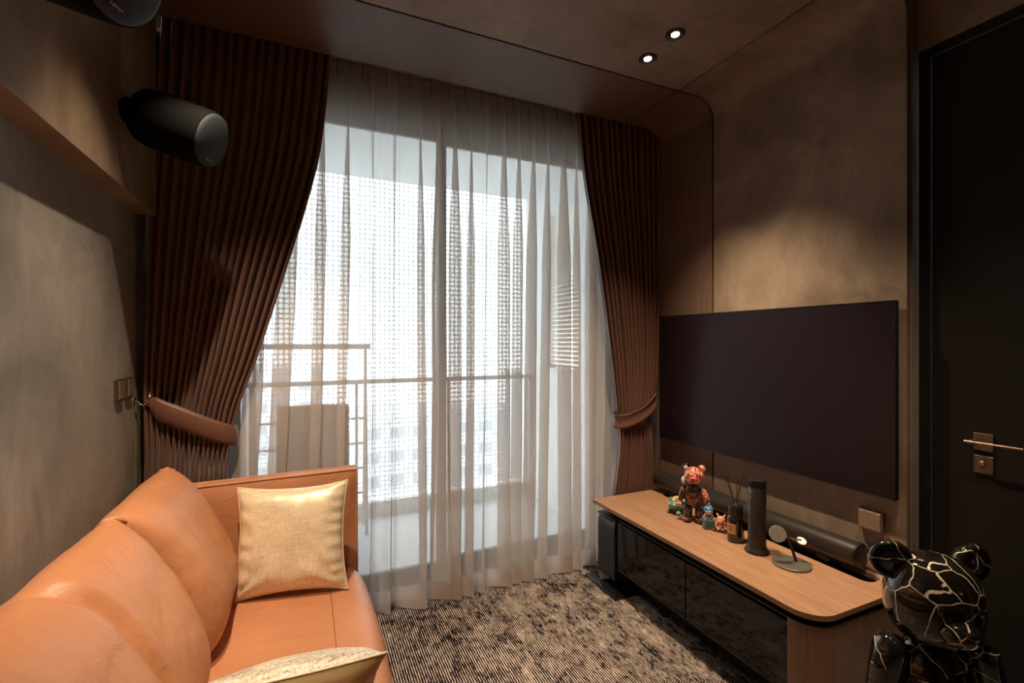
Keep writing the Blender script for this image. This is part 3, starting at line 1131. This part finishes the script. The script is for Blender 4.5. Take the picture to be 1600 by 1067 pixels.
obj('front_panel', MB().slab_y(slab_profile(), 2.374, 2.552), 'blue_black_plastic', sw, bevel=.004)
obj('rear_body', MB().rbox(1.806, 2.09, 2.352, 2.540, FLOOR + .035, -1.095, .012, 3), 'black_gloss', sw, smooth=40)
obj('foot_post', MB().box(1.82, 1.90, 2.40, 2.50, FLOOR + .018, FLOOR + .06), 'black_satin', sw)
obj('top_lip', MB().rbox(1.744, 1.81, 2.366, 2.560, -1.112, -1.100, .004, 2), 'blue_black_plastic', sw, smooth=40)

# ------------------------------------------------------------------ soundbar
AX, AZ, AR = 2.252, -.952, .058
sb_ = thing('soundbar', 'long black cylindrical soundbar lying along the back of the cabinet', 'soundbar', (AX, 1.9, CT))
T = Matrix.Translation((AX, 1.267, AZ)) @ Matrix.Rotation(-PI / 2, 4, 'X')
LB = 2.560 - 1.267
obj('tube_body', MB().rev([(AR, .012), (AR, LB - .012)], 56, T, cap=False), 'bar_metal', sb_, smooth=60)
obj('end_cap', MB().rev([(AR * .0, -.002), (AR * .86, -.002), (AR * .95, .0), (AR * 1.0, .005), (AR * 1.0, .012)], 56, T, cap=False), 'black_satin', sb_, smooth=30)
obj('end_cap', MB().rev([(AR, LB - .012), (AR, LB - .005), (AR * .95, LB), (.001, LB + .001)], 56, T, cap=False), 'black_satin', sb_, smooth=30)
for yy in (1.42, 2.40):
    obj('foot', MB().rbox(AX - .026, AX + .026, yy - .03, yy + .03, AZ - AR - .055, AZ - AR + .014, .004, 2), 'black_satin', sb_, smooth=40)
structure('trim_14', MB().box(2.19, 2.31, 1.19, 2.345, CT - .0505, CT - .050).box(2.195, 2.305, 2.345, 2.48, CT - .046, CT - .040), 'gap_black')

# ------------------------------------------------------------------ things on the cabinet
# reed diffuser
X, Y = 2.040, 1.745
t = thing('reed_diffuser', 'dark glass reed diffuser with a tan label and dark sticks', 'diffuser', (X, Y, CT))
T = Matrix.Translation((X, Y, CT))
obj('bottle', MB().rev([(.030, .0005), (.038, .004), (.041, .012), (.042, .118), (.040, .128), (.034, .135)], 40, T), 'glass_amber', t, smooth=40)
obj('collar', MB().rev([(.034, .134), (.036, .137), (.036, .182), (.033, .187), (.014, .188)], 40, T), 'black_satin', t, smooth=40)
obj('neck_ring', MB().rev([(.016, .186), (.016, .192), (.012, .194)], 28, T), 'steel', t, smooth=40)
# label wraps the side seen from the room
rows = []
to_cam = math.atan2(-Y, -X)
for z in (.045, .098):
    rows.append([(X + .0424 * math.cos(to_cam - .60 + a * .1), Y + .0424 * math.sin(to_cam - .60 + a * .1), CT + z) for a in range(-6, 7)])
lb = obj('label', MB().grid(rows), 'label_tan', t)
m = MB()
for za, zb_, a0, a1 in ((.080, .083, -3.5, 3.5), (.060, .0625, -3.5, 3.5), (.068, .074, -1.5, 1.5)):
    m.grid([[(X + .0430 * math.cos(to_cam - .60 + a * .1), Y + .0430 * math.sin(to_cam - .60 + a * .1), CT + z) for a in (a0, a0 / 2, 0, a1 / 2, a1)] for z in (za, zb_)])
obj('printed_lines', m, 'ink_brown', lb)
rt = Vector((.914, -.406, 0))
for dx_, dy_ in ((-.052, .0), (-.040, .01), (.026, -.01), (.040, .0), (.012, .02)):
    b0 = Vector((X, Y, CT + .15)) - rt * dx_ * .12
    b1 = Vector((X, Y, CT + .335 - abs(dy_))) + rt * dx_ + Vector((dy_, dy_, 0))
    obj('reed', MB().tube([b0, b1], .0021, 6), 'reed_dark', t)

# column fan / speaker
X, Y = 2.030, 1.612
t = thing('tower_speaker', 'tall black cylinder with flared foot standing right of the diffuser', 'speaker', (X, Y, CT))
T = Matrix.Translation((X, Y, CT))
obj('flared_foot', MB().rev([(.053, .0005), (.056, .004), (.055, .010), (.048, .018), (.043, .030), (.041, .045)], 44, T), 'bar_metal', t, smooth=50)
obj('column', MB().rev([(.041, .045), (.041, .318), (.0395, .320)], 44, T), 'bar_metal', t, smooth=50)
m = MB()
for k in range(3):
    z = .320 + k * .0085
    m.rev([(.036, z), (.036, z + .004)], 40, T)
obj('groove', m, 'gap_black', t, smooth=50)
m = MB()
for k in range(3):
    z = .3235 + k * .0085
    m.rev([(.041, z), (.0415, z + .002), (.041, z + .005)], 44, T)
obj('fin', m, 'black_satin', t, smooth=50)
obj('cap', MB().rev([(.0405, .3455), (.042, .348), (.0415, .355), (.034, .358), (.001, .357)], 44, T), 'black_satin', t, smooth=40)
m = MB()
for k, zz in enumerate((.300, .292, .276, .268)):
    a0 = to_cam - .75
    m.grid([[(X + .0416 * math.cos(a0 + a * (.06 if k != 2 else .04)), Y + .0416 * math.sin(a0 + a * (.06 if k != 2 else .04)), CT + z) for a in range(-3, 4)] for z in (zz, zz + .0025)])
obj('printed_text', m, 'print_grey', t)

# magnetic charging stand
X, Y = 2.055, 1.452
t = thing('charging_stand', 'dark round-based charging stand with two tilted discs', 'charger', (X, Y, CT))
T = Matrix.Translation((X, Y, CT))
obj('base', MB().rev([(.076, .0005), (.080, .003), (.080, .008), (.077, .011), (.001, .0115)], 56, T), 'charger_grey', t, smooth=40)
fwd = Vector((.406, .914, 0))
p0 = Vector((X, Y, CT + .008)) + rt * .030 + fwd * .012
p1 = Vector((X, Y, CT + .122)) - rt * .004 + fwd * .020
pl = Vector((X, Y, CT + .140)) - rt * .060 + fwd * .018
pr = Vector((X, Y, CT + .104)) + rt * .056 + fwd * .020
obj('arm', MB().tube([p0, lerp(p0, p1, .5), p1], .0065, 12), 'black_satin', t, smooth=40)
obj('cross_bar', MB().tube([pl, p1, pr], .005, 12), 'steel', t, smooth=40)


def disc(name, c, nrm, r, th_, mat, ring):
    q = Vector(nrm).normalized().to_track_quat('Z', 'Y').to_matrix().to_4x4()
    TT = Matrix.Translation(c) @ q
    o = obj(name, MB().rev([(r * .9, -th_), (r, -th_ * .6), (r, -.001), (r * .96, 0.0), (.001, .0)], 40, TT), ring, t, smooth=40)
    obj('disc_face', MB().rev([(r * .97, .0), (r * .95, .0012), (.001, .0014)], 40, TT), mat, o, smooth=40)


disc('phone_disc', pl - fwd * .012, (-.62, -.70, .35), .037, .008, 'disc_grey', 'charger_grey')
disc('watch_disc', pr - fwd * .004, (-.25, -.45, .85), .0215, .008, 'disc_white', 'charger_grey')


# small figurines
def rotz(c, a):
    return Matrix.Translation(c) @ Matrix.Rotation(a, 4, 'Z')


# glossy red, cream and black bear-eared figurine (generic)
X, Y = 2.045, 2.035
fig = thing('bear_figurine', 'tall glossy red and cream bear figurine on the cabinet', 'figurine', (X, Y, CT))
B = rotz((X, Y, CT), to_cam + PI / 2)       # local -Y looks at the room


def fb(name, c, r, mat, par=fig, rot=None, base=B, extra=None):
    m_ = MB()
    for cc, rr in ([(c, r)] + (extra or [])):
        rr = (rr, rr, rr) if isinstance(rr, (int, float)) else rr
        bm = bmesh.new()
        bmesh.ops.create_uvsphere(bm, u_segments=24, v_segments=16, radius=1)
        m_.bm(bm, base @ Matrix.Translation(cc) @ (rot or Matrix.Identity(4)) @ Matrix.Diagonal((*rr, 1)))
    return obj(name, m_, mat, par, smooth=180)


fb('leg', (-.032, 0, .055), (.026, .028, .055), 'dark_glaze')
fb('leg', (.032, 0, .055), (.026, .028, .055), 'dark_glaze')
fb('foot', (-.034, -.014, .015), (.027, .036, .015), 'dark_red_glaze')
fb('foot', (.034, -.014, .015), (.027, .036, .015), 'dark_red_glaze')
fb('torso', (0, 0, .140), (.052, .040, .066), 'dark_red_glaze')
fb('chest_plate', (0, -.010, .175), (.046, .036, .036), 'dark_glaze')
fb('arm', (-.062, -.006, .150), (.018, .020, .055), 'dark_red_glaze', rot=Matrix.Rotation(R(14), 4, 'Y'))
fb('arm', (.064, -.010, .146), (.019, .021, .056), 'red_cream_glaze', rot=Matrix.Rotation(R(-16), 4, 'Y'))
fb('paw', (-.075, -.016, .095), (.018, .020, .018), 'red_cream_glaze')
fb('paw', (.080, -.020, .092), (.019, .021, .019), 'toy_cream')
hd = fb('head', (0, -.004, .262), (.056, .052, .050), 'red_cream_glaze')
fb('muzzle', (0, -.048, .250), (.024, .018, .018), 'toy_red', hd)
fb('ear', (-.042, 0, .304), (.025, .015, .026), 'black_gloss', hd)
fb('ear', (.042, 0, .302), (.023, .014, .023), 'red_cream_glaze', hd)
fb('ear_lining', (-.042, -.010, .304), (.014, .006, .016), 'toy_cream', hd)
fb('nose', (0, -.064, .256), (.007, .005, .005), 'black_gloss', hd)
fb('eye', (-.022, -.048, .276), .0055, 'black_gloss', hd)
fb('eye', (.022, -.048, .276), .0055, 'black_gloss', hd)
fb('side_tuft', (-.054, -.018, .232), (.012, .012, .022), 'toy_cream', hd)

# little green frog-like pot figurine
X, Y = 2.052, 2.175
fg = thing('green_figurine', 'small green four-legged figurine with a yellow posy, left of the bear', 'figurine', (X, Y, CT))
G = rotz((X, Y, CT), to_cam + PI / 2 - .5)
fb('body', (0, 0, .042), (.044, .040, .033), 'toy_green', fg, base=G)
for sx_ in (-1, 1):
    for sy_ in (-1, 1):
        fb('leg', (sx_ * .033, sy_ * .026 - .006, .012), (.014, .015, .013), 'toy_leaf', fg, base=G)
hh = fb('head', (0, -.030, .052), (.035, .028, .026), 'toy_green', fg, base=G)
fb('ear', (-.025, -.024, .080), (.009, .007, .014), 'toy_leaf', hh, base=G)
fb('ear', (.025, -.024, .080), (.009, .007, .014), 'toy_leaf', hh, base=G)
fb('eye', (-.016, -.053, .060), .006, 'toy_cream', hh, base=G)
fb('eye', (.016, -.053, .060), .006, 'toy_cream', hh, base=G)
fb('posy', (0, .012, .084), (.020, .020, .014), 'toy_yellow', fg, base=G, extra=[((-.018, .006, .080), .012), ((.018, .01, .082), .012), ((.004, -.008, .090), .010)])
for k in range(6):
    a = k * PI / 3
    fb('petal', (.030 * math.cos(a), .012 + .026 * math.sin(a), .076), (.016, .011, .006), ['toy_leaf', 'toy_cream', 'toy_orange'][k % 3], fg, base=G)
fb('tail', (-.044, .02, .03), (.012, .014, .012), 'toy_cream', fg, base=G)

# blue haired figurine sitting on a slate box
X, Y = 2.042, 1.925
fg = thing('blue_figurine', 'small blue-capped figurine sitting on a slate-blue box', 'figurine', (X, Y, CT))
G = rotz((X, Y, CT), to_cam + PI / 2 + .25)
bx_ = obj('box', MB().rbox(-.030, .030, -.028, .028, .0005, .060, .004, 2, G), 'toy_slate', fg, smooth=40)
obj('box_panel', MB().rbox(-.021, .021, -.0295, -.027, .010, .050, .001, 1, G), 'toy_slate_dark', bx_)
fb('body', (0, .0, .070), (.016, .014, .016), 'toy_blue', fg, base=G)
hh = fb('head', (0, -.004, .094), (.021, .020, .019), 'toy_skin', fg, base=G)
fb('cap', (0, .003, .102), (.026, .025, .020), 'toy_blue', hh, base=G)
fb('tuft', (.002, .002, .127), (.007, .007, .013), 'toy_blue', hh, base=G, rot=Matrix.Rotation(R(20), 4, 'Y'))
fb('eye', (-.008, -.023, .093), (.003, .002, .004), 'black_gloss', hh, base=G)
fb('eye', (.008, -.023, .093), (.003, .002, .004), 'black_gloss', hh, base=G)
fb('leg', (-.009, -.020, .064), (.006, .012, .006), 'toy_slate_dark', fg, base=G)
fb('leg', (.009, -.020, .064), (.006, .012, .006), 'toy_slate_dark', fg, base=G)
fb('arm', (-.018, -.004, .070), (.005, .006, .011), 'toy_skin', fg, base=G)
fb('arm', (.018, -.004, .070), (.005, .006, .011), 'toy_skin', fg, base=G)

# little red creature riding a dark board
X, Y = 2.062, 1.858
fg = thing('red_figurine', 'smallest figurine, red and cream, on a dark maroon board', 'figurine', (X, Y, CT))
G = rotz((X, Y, CT), to_cam + PI / 2 - .2)
obj('board', MB().rbox(-.044, .044, -.017, .017, .006, .012, .003, 2, G), 'toy_maroon', fg, smooth=40)
for sx_ in (-.028, .028):
    obj('wheel', MB().rev([(.0065, -.016), (.0065, .016)], 16, G @ Matrix.Translation((sx_, 0, .0066)) @ Matrix.Rotation(PI / 2, 4, 'X')), 'black_satin', fg, smooth=40)
fb('body', (0, 0, .034), (.017, .014, .018), 'toy_red', fg, base=G)
fb('belly', (0, -.009, .033), (.011, .007, .013), 'toy_cream', fg, base=G)
hh = fb('head', (0, -.002, .066), (.023, .021, .020), 'toy_orange', fg, base=G)
fb('face', (0, -.015, .063), (.015, .009, .012), 'toy_cream', hh, base=G)
fb('horn', (-.016, .0, .087), (.005, .005, .012), 'toy_cream', hh, base=G, rot=Matrix.Rotation(R(-25), 4, 'Y'))
fb('horn', (.016, .0, .087), (.005, .005, .012), 'toy_cream', hh, base=G, rot=Matrix.Rotation(R(25), 4, 'Y'))
fb('arm', (-.020, -.006, .036), (.006, .007, .013), 'toy_orange', fg, base=G, rot=Matrix.Rotation(R(40), 4, 'Y'))
fb('arm', (.020, -.006, .036), (.006, .007, .013), 'toy_orange', fg, base=G, rot=Matrix.Rotation(R(-40), 4, 'Y'))
fb('leg', (-.010, -.008, .018), (.008, .010, .009), 'toy_cream', fg, base=G)
fb('leg', (.010, -.008, .018), (.008, .010, .009), 'toy_cream', fg, base=G)
fb('tail', (.026, .012, .040), (.009, .007, .018), 'toy_red', fg, base=G, rot=Matrix.Rotation(R(30), 4, 'Y'))


# ------------------------------------------------------------------ large glossy black bear statue by the door (generic shape and scribble print)
def scribble_gloss():
    m, n, l, b = nm('scribbled_black_gloss')
    setp(b, .05, 0, .5, .8)
    tc = n.new('ShaderNodeTexCoord')
    ns = n.new('ShaderNodeTexNoise')
    ns.inputs['Scale'].default_value = 16
    l.new(tc.outputs['Object'], ns.inputs['Vector'])
    mx = n.new('ShaderNodeMixRGB')
    mx.inputs[0].default_value = .03
    l.new(tc.outputs['Object'], mx.inputs[1])
    l.new(ns.outputs['Color'], mx.inputs[2])
    v = n.new('ShaderNodeTexVoronoi')
    v.feature = 'DISTANCE_TO_EDGE'
    v.inputs['Scale'].default_value = 10.5
    l.new(mx.outputs[0], v.inputs['Vector'])
    line = ramp(n, l, v.outputs['Distance'], [(.011, (1, 1, 1)), (.017, (0, 0, 0))])
    k = n.new('ShaderNodeTexNoise')
    k.inputs['Scale'].default_value = 7
    l.new(tc.outputs['Object'], k.inputs['Vector'])
    mask = ramp(n, l, k.outputs['Fac'], [(.44, (0, 0, 0)), (.47, (1, 1, 1))])
    # torn splashes
    s = n.new('ShaderNodeTexNoise')
    s.inputs['Scale'].default_value = 26
    s.inputs['Detail'].default_value = 8
    s.inputs['Roughness'].default_value = .75
    l.new(tc.outputs['Object'], s.inputs['Vector'])
    spl = ramp(n, l, s.outputs['Fac'], [(.655, (0, 0, 0)), (.665, (1, 1, 1))])
    a = n.new('ShaderNodeMixRGB')
    a.blend_type = 'MULTIPLY'
    a.inputs[0].default_value = 1
    l.new(line.outputs[0], a.inputs[1])
    l.new(mask.outputs[0], a.inputs[2])
    c = n.new('ShaderNodeMixRGB')
    c.blend_type = 'LIGHTEN'
    c.inputs[0].default_value = 1
    l.new(a.outputs[0], c.inputs[1])
    l.new(spl.outputs[0], c.inputs[2])
    f = n.new('ShaderNodeMixRGB')
    f.inputs[1].default_value = (.010, .008, .007, 1)
    f.inputs[2].default_value = (.72, .60, .42, 1)
    l.new(c.outputs[0], f.inputs[0])
    l.new(f.outputs[0], b.inputs['Base Color'])


scribble_gloss()
X, Y = 1.965, .880
FA = math.atan2(-.85, -.52)
st = thing('bear_statue', 'large glossy black bear statue with cream scribbles standing by the door', 'statue', (X, Y, FLOOR))
B = rotz((X, Y, FLOOR), FA + PI / 2)
S = 'scribbled_black_gloss'


def sb2(name, c, r, par=st, rot=None, mat=S):
    m_ = MB()
    bm = bmesh.new()
    bmesh.ops.create_uvsphere(bm, u_segments=40, v_segments=26, radius=1)
    m_.bm(bm, B @ Matrix.Translation(c) @ (rot or Matrix.Identity(4)) @ Matrix.Diagonal((*r, 1)))
    return obj(name, m_, mat, par, smooth=180)


def turned(name, prof, sx_, sy_, base=None, par=st, rot=None, loc=(0, 0, 0)):
    T_ = B @ Matrix.Translation(loc) @ (rot or Matrix.Identity(4)) @ Matrix.Diagonal((sx_, sy_, 1, 1))
    return obj(name, MB().rev(prof, 44, T_), S, par, smooth=50)


# head: a soft egg, wider at the cheeks
hprof = []
for k in range(25):
    a = PI * k / 24
    z = .505 + .148 * (1 - math.cos(a))
    r = .150 * (math.sin(a) ** .62) * (1.0 - .10 * (k / 24))
    hprof.append((max(r, .001), z))
head = turned('head', hprof, 1.0, .86)
sb2('muzzle', (0, -.118, .600), (.060, .042, .042), head)
sb2('nose', (0, -.166, .622), (.020, .012, .013), head, mat='black_gloss')
sb2('eye', (-.056, -.118, .672), (.012, .008, .014), head, mat='black_gloss')
sb2('eye', (.056, -.118, .672), (.012, .008, .014), head, mat='black_gloss')
for sx_ in (-1, 1):
    e = obj('ear', MB().rev([(.001, .022), (.030, .010), (.044, .006), (.054, .012), (.062, .006), (.066, -.010), (.058, -.028), (.036, -.040), (.001, -.044)], 40,
                            B @ Matrix.Translation((sx_ * .128, .004, .775)) @ Matrix.Rotation(R(sx_ * 16), 4, 'Z') @ Matrix.Rotation(PI / 2, 4, 'X') @ Matrix.Diagonal((1, 1, 1, 1)), cap=False), S, head, smooth=180)
tp = [(.062, .215), (.098, .235), (.122, .285), (.128, .335), (.122, .400), (.106, .455), (.080, .500), (.055, .520)]
turned('torso', tp, 1.0, .82)
for sx_ in (-1, 1):
    rt_ = Matrix.Rotation(R(-sx_ * 12), 4, 'Y')
    turned('arm', [(.001, .062), (.028, .055), (.044, .034), (.050, .005), (.049, -.06), (.043, -.13), (.036, -.165), (.020, -.175), (.001, -.176)], 1, 1, rot=rt_, loc=(sx_ * .142, -.010, .470))
    sb2('paw', (sx_ * .182, -.022, .278), (.038, .042, .042))
    turned('leg', [(.050, .028), (.066, .05), (.072, .11), (.074, .20), (.066, .255), (.04, .275)], 1, 1.05, loc=(sx_ * .070, 0, 0))
    sb2('foot', (sx_ * .074, -.030, .036), (.066, .088, .0355))

# ------------------------------------------------------------------ sofa
sf = thing('sofa', 'tan orange leather sofa along the left wall', 'sofa', (-.20, 1.0, FLOOR))
SZ = -1.085
SY0, SY1 = -.9, 2.42


def seat_mesh():
    """upholstered seat deck: rounded front edge, gently domed, seam line recessed"""
    rows = []
    prof_n = 46
    for j in range(121):
        v = j / 120
        y = lerp(SY0, SY1 - .02, v)
        row = []
        x_front = .262 + .022 * math.exp(-((y - 1.88) / .42) ** 2)
        if y > 2.25:
            x_front -= .020 * ((y - 2.25) / .15) ** 2
        for i in range(prof_n + 1):
            u = i / prof_n
            if u < .62:                      # top, from the wall to the front edge
                x = lerp(-.66, x_front - .075, u / .62)
                z = SZ + .006 * math.sin(u / .62 * PI)
            elif u < .82:                    # rounded edge
                a = (u - .62) / .20 * PI / 2
                x = x_front - .075 + .075 * math.sin(a)
                z = SZ - .085 + .085 * math.cos(a)
            else:
                q = (u - .82) / .18
                x = x_front - .03 * q
                z = SZ - .085 - .26 * q
            # seam running along the seat
            d = abs(x - .105)
            if d < .02 and u < .62:
                z -= .004 * (1 - d / .02)
            z += .004 * noise.noise(Vector((x * 5, y * 3.2, 1.7))) + .0025 * noise.noise(Vector((x * 16, y * 5, 4.1)))
            row.append((x, y, z))
        rows.append(row)
    return MB().grid(rows)


obj('seat', seat_mesh(), 'tan_leather', sf, smooth=180)
obj('seat_seam', MB().tube([(.105, lerp(SY0, SY1 - .03, k / 60), SZ + .0005 + .006 * math.sin(.775 / .84 * PI) + .004 * noise.noise(Vector((.105 * 5, lerp(SY0, SY1 - .03, k / 60) * 3.2, 1.7)))) for k in range(61)], .0013, 6), 'toy_maroon', sf)
obj('base_frame', MB().rbox(-.655, .205, SY0, SY1, FLOOR + .055, SZ - .09, .01), 'tan_leather', sf)
for xx in (-.60, .15):
    for yy in (SY0 + .1, 2.36):
        obj('leg', MB().tube([(xx, yy, FLOOR + .06), (xx, yy, FLOOR)], [.022, .016], 14), 'black_satin', sf, smooth=40)

# far arm: padded slab, leaning out a little, with piped edges


def arm_mesh():
    rows = []
    nx, nz = 40, 26
    x0, x1 = -.655, .238
    zb, zt = FLOOR + .07, -.640

    def P(u, v, side):
        x = lerp(x0, x1, u)
        z = lerp(zb, zt, v)
        lean = .055 * v
        e = min(1, min(u, 1 - u) / .06, (1 - v) / .08)
        e = 1 - (1 - max(0, e)) ** 2
        bul = .016 * e + .006 * math.sin(u * PI) * math.sin(v * PI)
        bul += .004 * noise.noise(Vector((x * 6, z * 7, side * 3)))
        yc = 2.425 + lean
        y = yc + side * (.034 + bul)
        zz = z + (0.010 * (u - .5) if v > .5 else 0)
        return (x, y, zz)
    m = MB()
    ring_f = [[P(i / nx, j / nz, -1) for i in range(nx + 1)] for j in range(nz + 1)]
    ring_b = [[P(i / nx, j / nz, 1) for i in range(nx + 1)] for j in range(nz + 1)]
    m.grid(ring_f)
    m.grid([list(reversed(r)) for r in ring_b])
    m.grid([ring_f[nz], ring_b[nz]])
    m.grid([ring_b[0], ring_f[0]])
    m.grid([[r[0] for r in ring_b], [r[0] for r in ring_f]])
    m.grid([[r[nx] for r in ring_f], [r[nx] for r in ring_b]])
    return m, ring_f, ring_b


am_, rf_, rb_ = arm_mesh()
obj('arm', am_, 'tan_leather', sf, smooth=45)
edge = lambda g_: [r[0] for r in g_] + g_[-1][1:-1] + [r[-1] for r in reversed(g_)]
obj('arm_piping', MB().tube(edge(rf_), .0055, 8).tube(edge(rb_), .0055, 8), 'tan_leather', sf, smooth=180)
obj('backrest_frame', MB().rbox(-.685, -.635, SY0, 2.44, FLOOR + .07, -.74, .015), 'tan_leather', sf, smooth=40)


def back_cushion(name_label, y0, y1, seed, creases, parent):
    """thick leather back cushion: closed XZ profile swept along Y and pinched at both ends"""
    prof = [(-.640, -1.060), (-.645, -.90), (-.640, -.74), (-.622, -.62), (-.578, -.555), (-.520, -.532), (-.458, -.552), (-.392, -.612), (-.335, -.70), (-.288, -.79), (-.256, -.885), (-.248, -.97), (-.268, -1.03), (-.320, -1.068), (-.45, -1.078), (-.58, -1.075)]
    n = len(prof)
    sm = []
    for i in range(n):
        p0, p1, p2, p3 = prof[i - 1], prof[i], prof[(i + 1) % n], prof[(i + 2) % n]
        for k in range(4):
            t_ = k / 4
            sm.append(tuple(.5 * ((2 * p1[a]) + (-p0[a] + p2[a]) * t_ + (2 * p0[a] - 5 * p1[a] + 4 * p2[a] - p3[a]) * t_ ** 2 + (-p0[a] + 3 * p1[a] - 3 * p2[a] + p3[a]) * t_ ** 3) for a in (0, 1)))
    # seam axis: line from the bottom front to the top of the cushion, flat towards the ends
    rows = []
    N = 90
    for j in range(N + 1):
        w = -1 + 2 * j / N
        w_ = math.sin(w * PI / 2) if abs(w) > .0 else w
        y = lerp(y0, y1, (w_ + 1) / 2)
        f = (1 - abs(w_) ** 7) ** .45
        f = max(f, .0)
        row = []
        for (x, z) in sm:
            # medial line point (the piped seam follows it)
            tt = min(1, max(0, (z + 1.075) / .54))
            mx_ = lerp(-.40, -.528, tt ** 1.1)
            mz_ = lerp(-1.065, -.545, tt)
            ff = .06 + .94 * f
            xx = mx_ + (x - mx_) * ff
            zz = mz_ + (z - mz_) * ff
            # corners of the seam stand up a little
            zz += .012 * (abs(w_) ** 10) * tt
            n_ = noise.noise(Vector((xx * 4 + seed, y * 3.0, zz * 3.5)))
            n2 = noise.noise(Vector((xx * 9 + seed, y * 16.0, zz * 5)))
            n3 = noise.noise(Vector((xx * 6 + seed, y * 7.0, zz * 22)))
            xx += .012 * n_ * f + .008 * n2 * (abs(w_) ** 3) + .004 * n3 * f * (.4 + tt)
            zz += .008 * n_ * f
            for cy, dep, wid in creases:
                cyy = cy + .05 * (tt - .5) + .02 * noise.noise(Vector((xx * 7, zz * 7, seed)))
                e = math.exp(-((y - cyy) / wid) ** 2)
                xx -= dep * e * f
                zz -= dep * .6 * e * f * tt
            row.append((xx, y, zz))
        row.append(row[0])
        rows.append(row)
    m = MB().grid(rows)
    L = len(rows[0])
    m.f.append(tuple(range(L - 1)))
    m.f.append(tuple(reversed(range(N * L, N * L + L - 1))))
    o = obj('back_cushion', m, 'tan_leather', parent, smooth=180)
    return o, rows


for (y0, y1, sd, cr) in ((1.770, 2.385, 2.0, []), (.90, 1.765, 7.0, [(1.31, .026, .020)]), (.02, .895, 12.0, [])):
    o, rws = back_cushion('', y0, y1, sd, cr, sf)
    for rr in (rws[1], rws[-2]):
        q = [Vector(p) for p in rr[:-1]]
        # piped seam round each end
        obj('cushion_piping', MB().tube(q, .0045, 8, closed=True), 'tan_leather', o, smooth=180)

# gathered leather ears at the upper seam ends
for yy, k_ in ((1.768, 1.0), (2.372, .6)):
    pts_ = [(-.552, yy - .022 * k_, -.548), (-.540, yy - .010 * k_, -.534), (-.520, yy + .002, -.531), (-.503, yy + .006, -.540), (-.490, yy + .012 * k_, -.556)]
    obj('cushion_ear', MB().tube(pts_, [.004, .009 * k_, .007 * k_, .009 * k_, .004], 10), 'tan_leather', sf, smooth=180)


# ------------------------------------------------------------------ throw pillows
def pillow(label, centre, right, up, half, thick, mats, seed, pinch=.10):
    """square pillow: right, up = directions of its sides; normal faces the viewer side"""
    r_, u_ = Vector(right).normalized(), Vector(up).normalized()
    nrm = r_.cross(u_).normalized()
    c = Vector(centre)
    t = thing('throw_pillow', label, 'pillow', tuple(c - u_ * half))
    N = 44

    def P(i, j, side):
        a, b = -1 + 2 * i / N, -1 + 2 * j / N
        # edges bow inwards between the corners
        ax = a * (1 - pinch * (1 - abs(b) ** 2.2) * abs(a) ** 3)
        bx_ = b * (1 - pinch * (1 - abs(a) ** 2.2) * abs(b) ** 3)
        h = ((1 - abs(a) ** 2.6) * (1 - abs(b) ** 2.6)) ** .55
        edge_ = max(abs(a), abs(b)) ** 4
        wr = noise.noise(Vector((a * 2.2 + seed, b * 2.2, side))) * .10 + noise.noise(Vector((a * 9 + seed, b * 9, side))) * .05 * edge_
        z = side * thick * h * (1 + wr * 1.4)
        if abs(a) > .6:
            z += side * thick * h * .16 * math.sin(b * (23 + 5 * a) + seed + a * 3 + 2 * noise.noise(Vector((b * 3, seed, a)))) * (abs(a) - .6) / .4
        # slack creases running in from the lower corners
        for ca, cb, dr in ((.95, -.95, 1), (-.95, -.95, -1)):
            d_ = math.hypot(a - ca, b - cb)
            ang = math.atan2(b - cb, (ca - a) * dr if dr > 0 else (a - ca))
            if d_ < 1.0:
                z += side * thick * h * .22 * math.sin(ang * 9 + seed) * (1 - d_) * min(1, d_ * 4)
        return c + r_ * (ax * half) + u_ * (bx_ * half) + nrm * z
    front = [[P(i, j, 1) for i in range(N + 1)] for j in range(N + 1)]
    back = [[P(i, j, -1) for i in range(N, -1, -1)] for j in range(N + 1)]
    obj('front_face', MB().grid(front), mats[0], t, smooth=180)
    obj('back_face', MB().grid(back), mats[1], t, smooth=180)
    loop = [front[0][i] for i in range(N)] + [front[j][N] for j in range(N)] + [front[N][i] for i in range(N, 0, -1)] + [front[j][0] for j in range(N, 0, -1)]
    obj('piping', MB().tube(loop, .0028, 8, closed=True), mats[1] if mats[1] != 'gold_velvet' else 'champagne_weave', t, smooth=180)
    return t


pillow('champagne gold woven pillow leaning on the far sofa arm', (-.045, 2.250, -.855), (1, -.16, .0), (0.02, .26, .95), .228, .07, ('champagne_weave', 'gold_velvet'), 3.3)
pillow('gold velvet and silver pillow at the bottom edge, nearest the camera', (-.028, 1.285, -.895), (-1, .14, -.055), (-.04, -.66, .75), .215, .075, ('silver_weave', 'gold_velvet'), 8.1)

for o in bpy.data.objects:
    if '_abs' in o:
        del o['_abs']
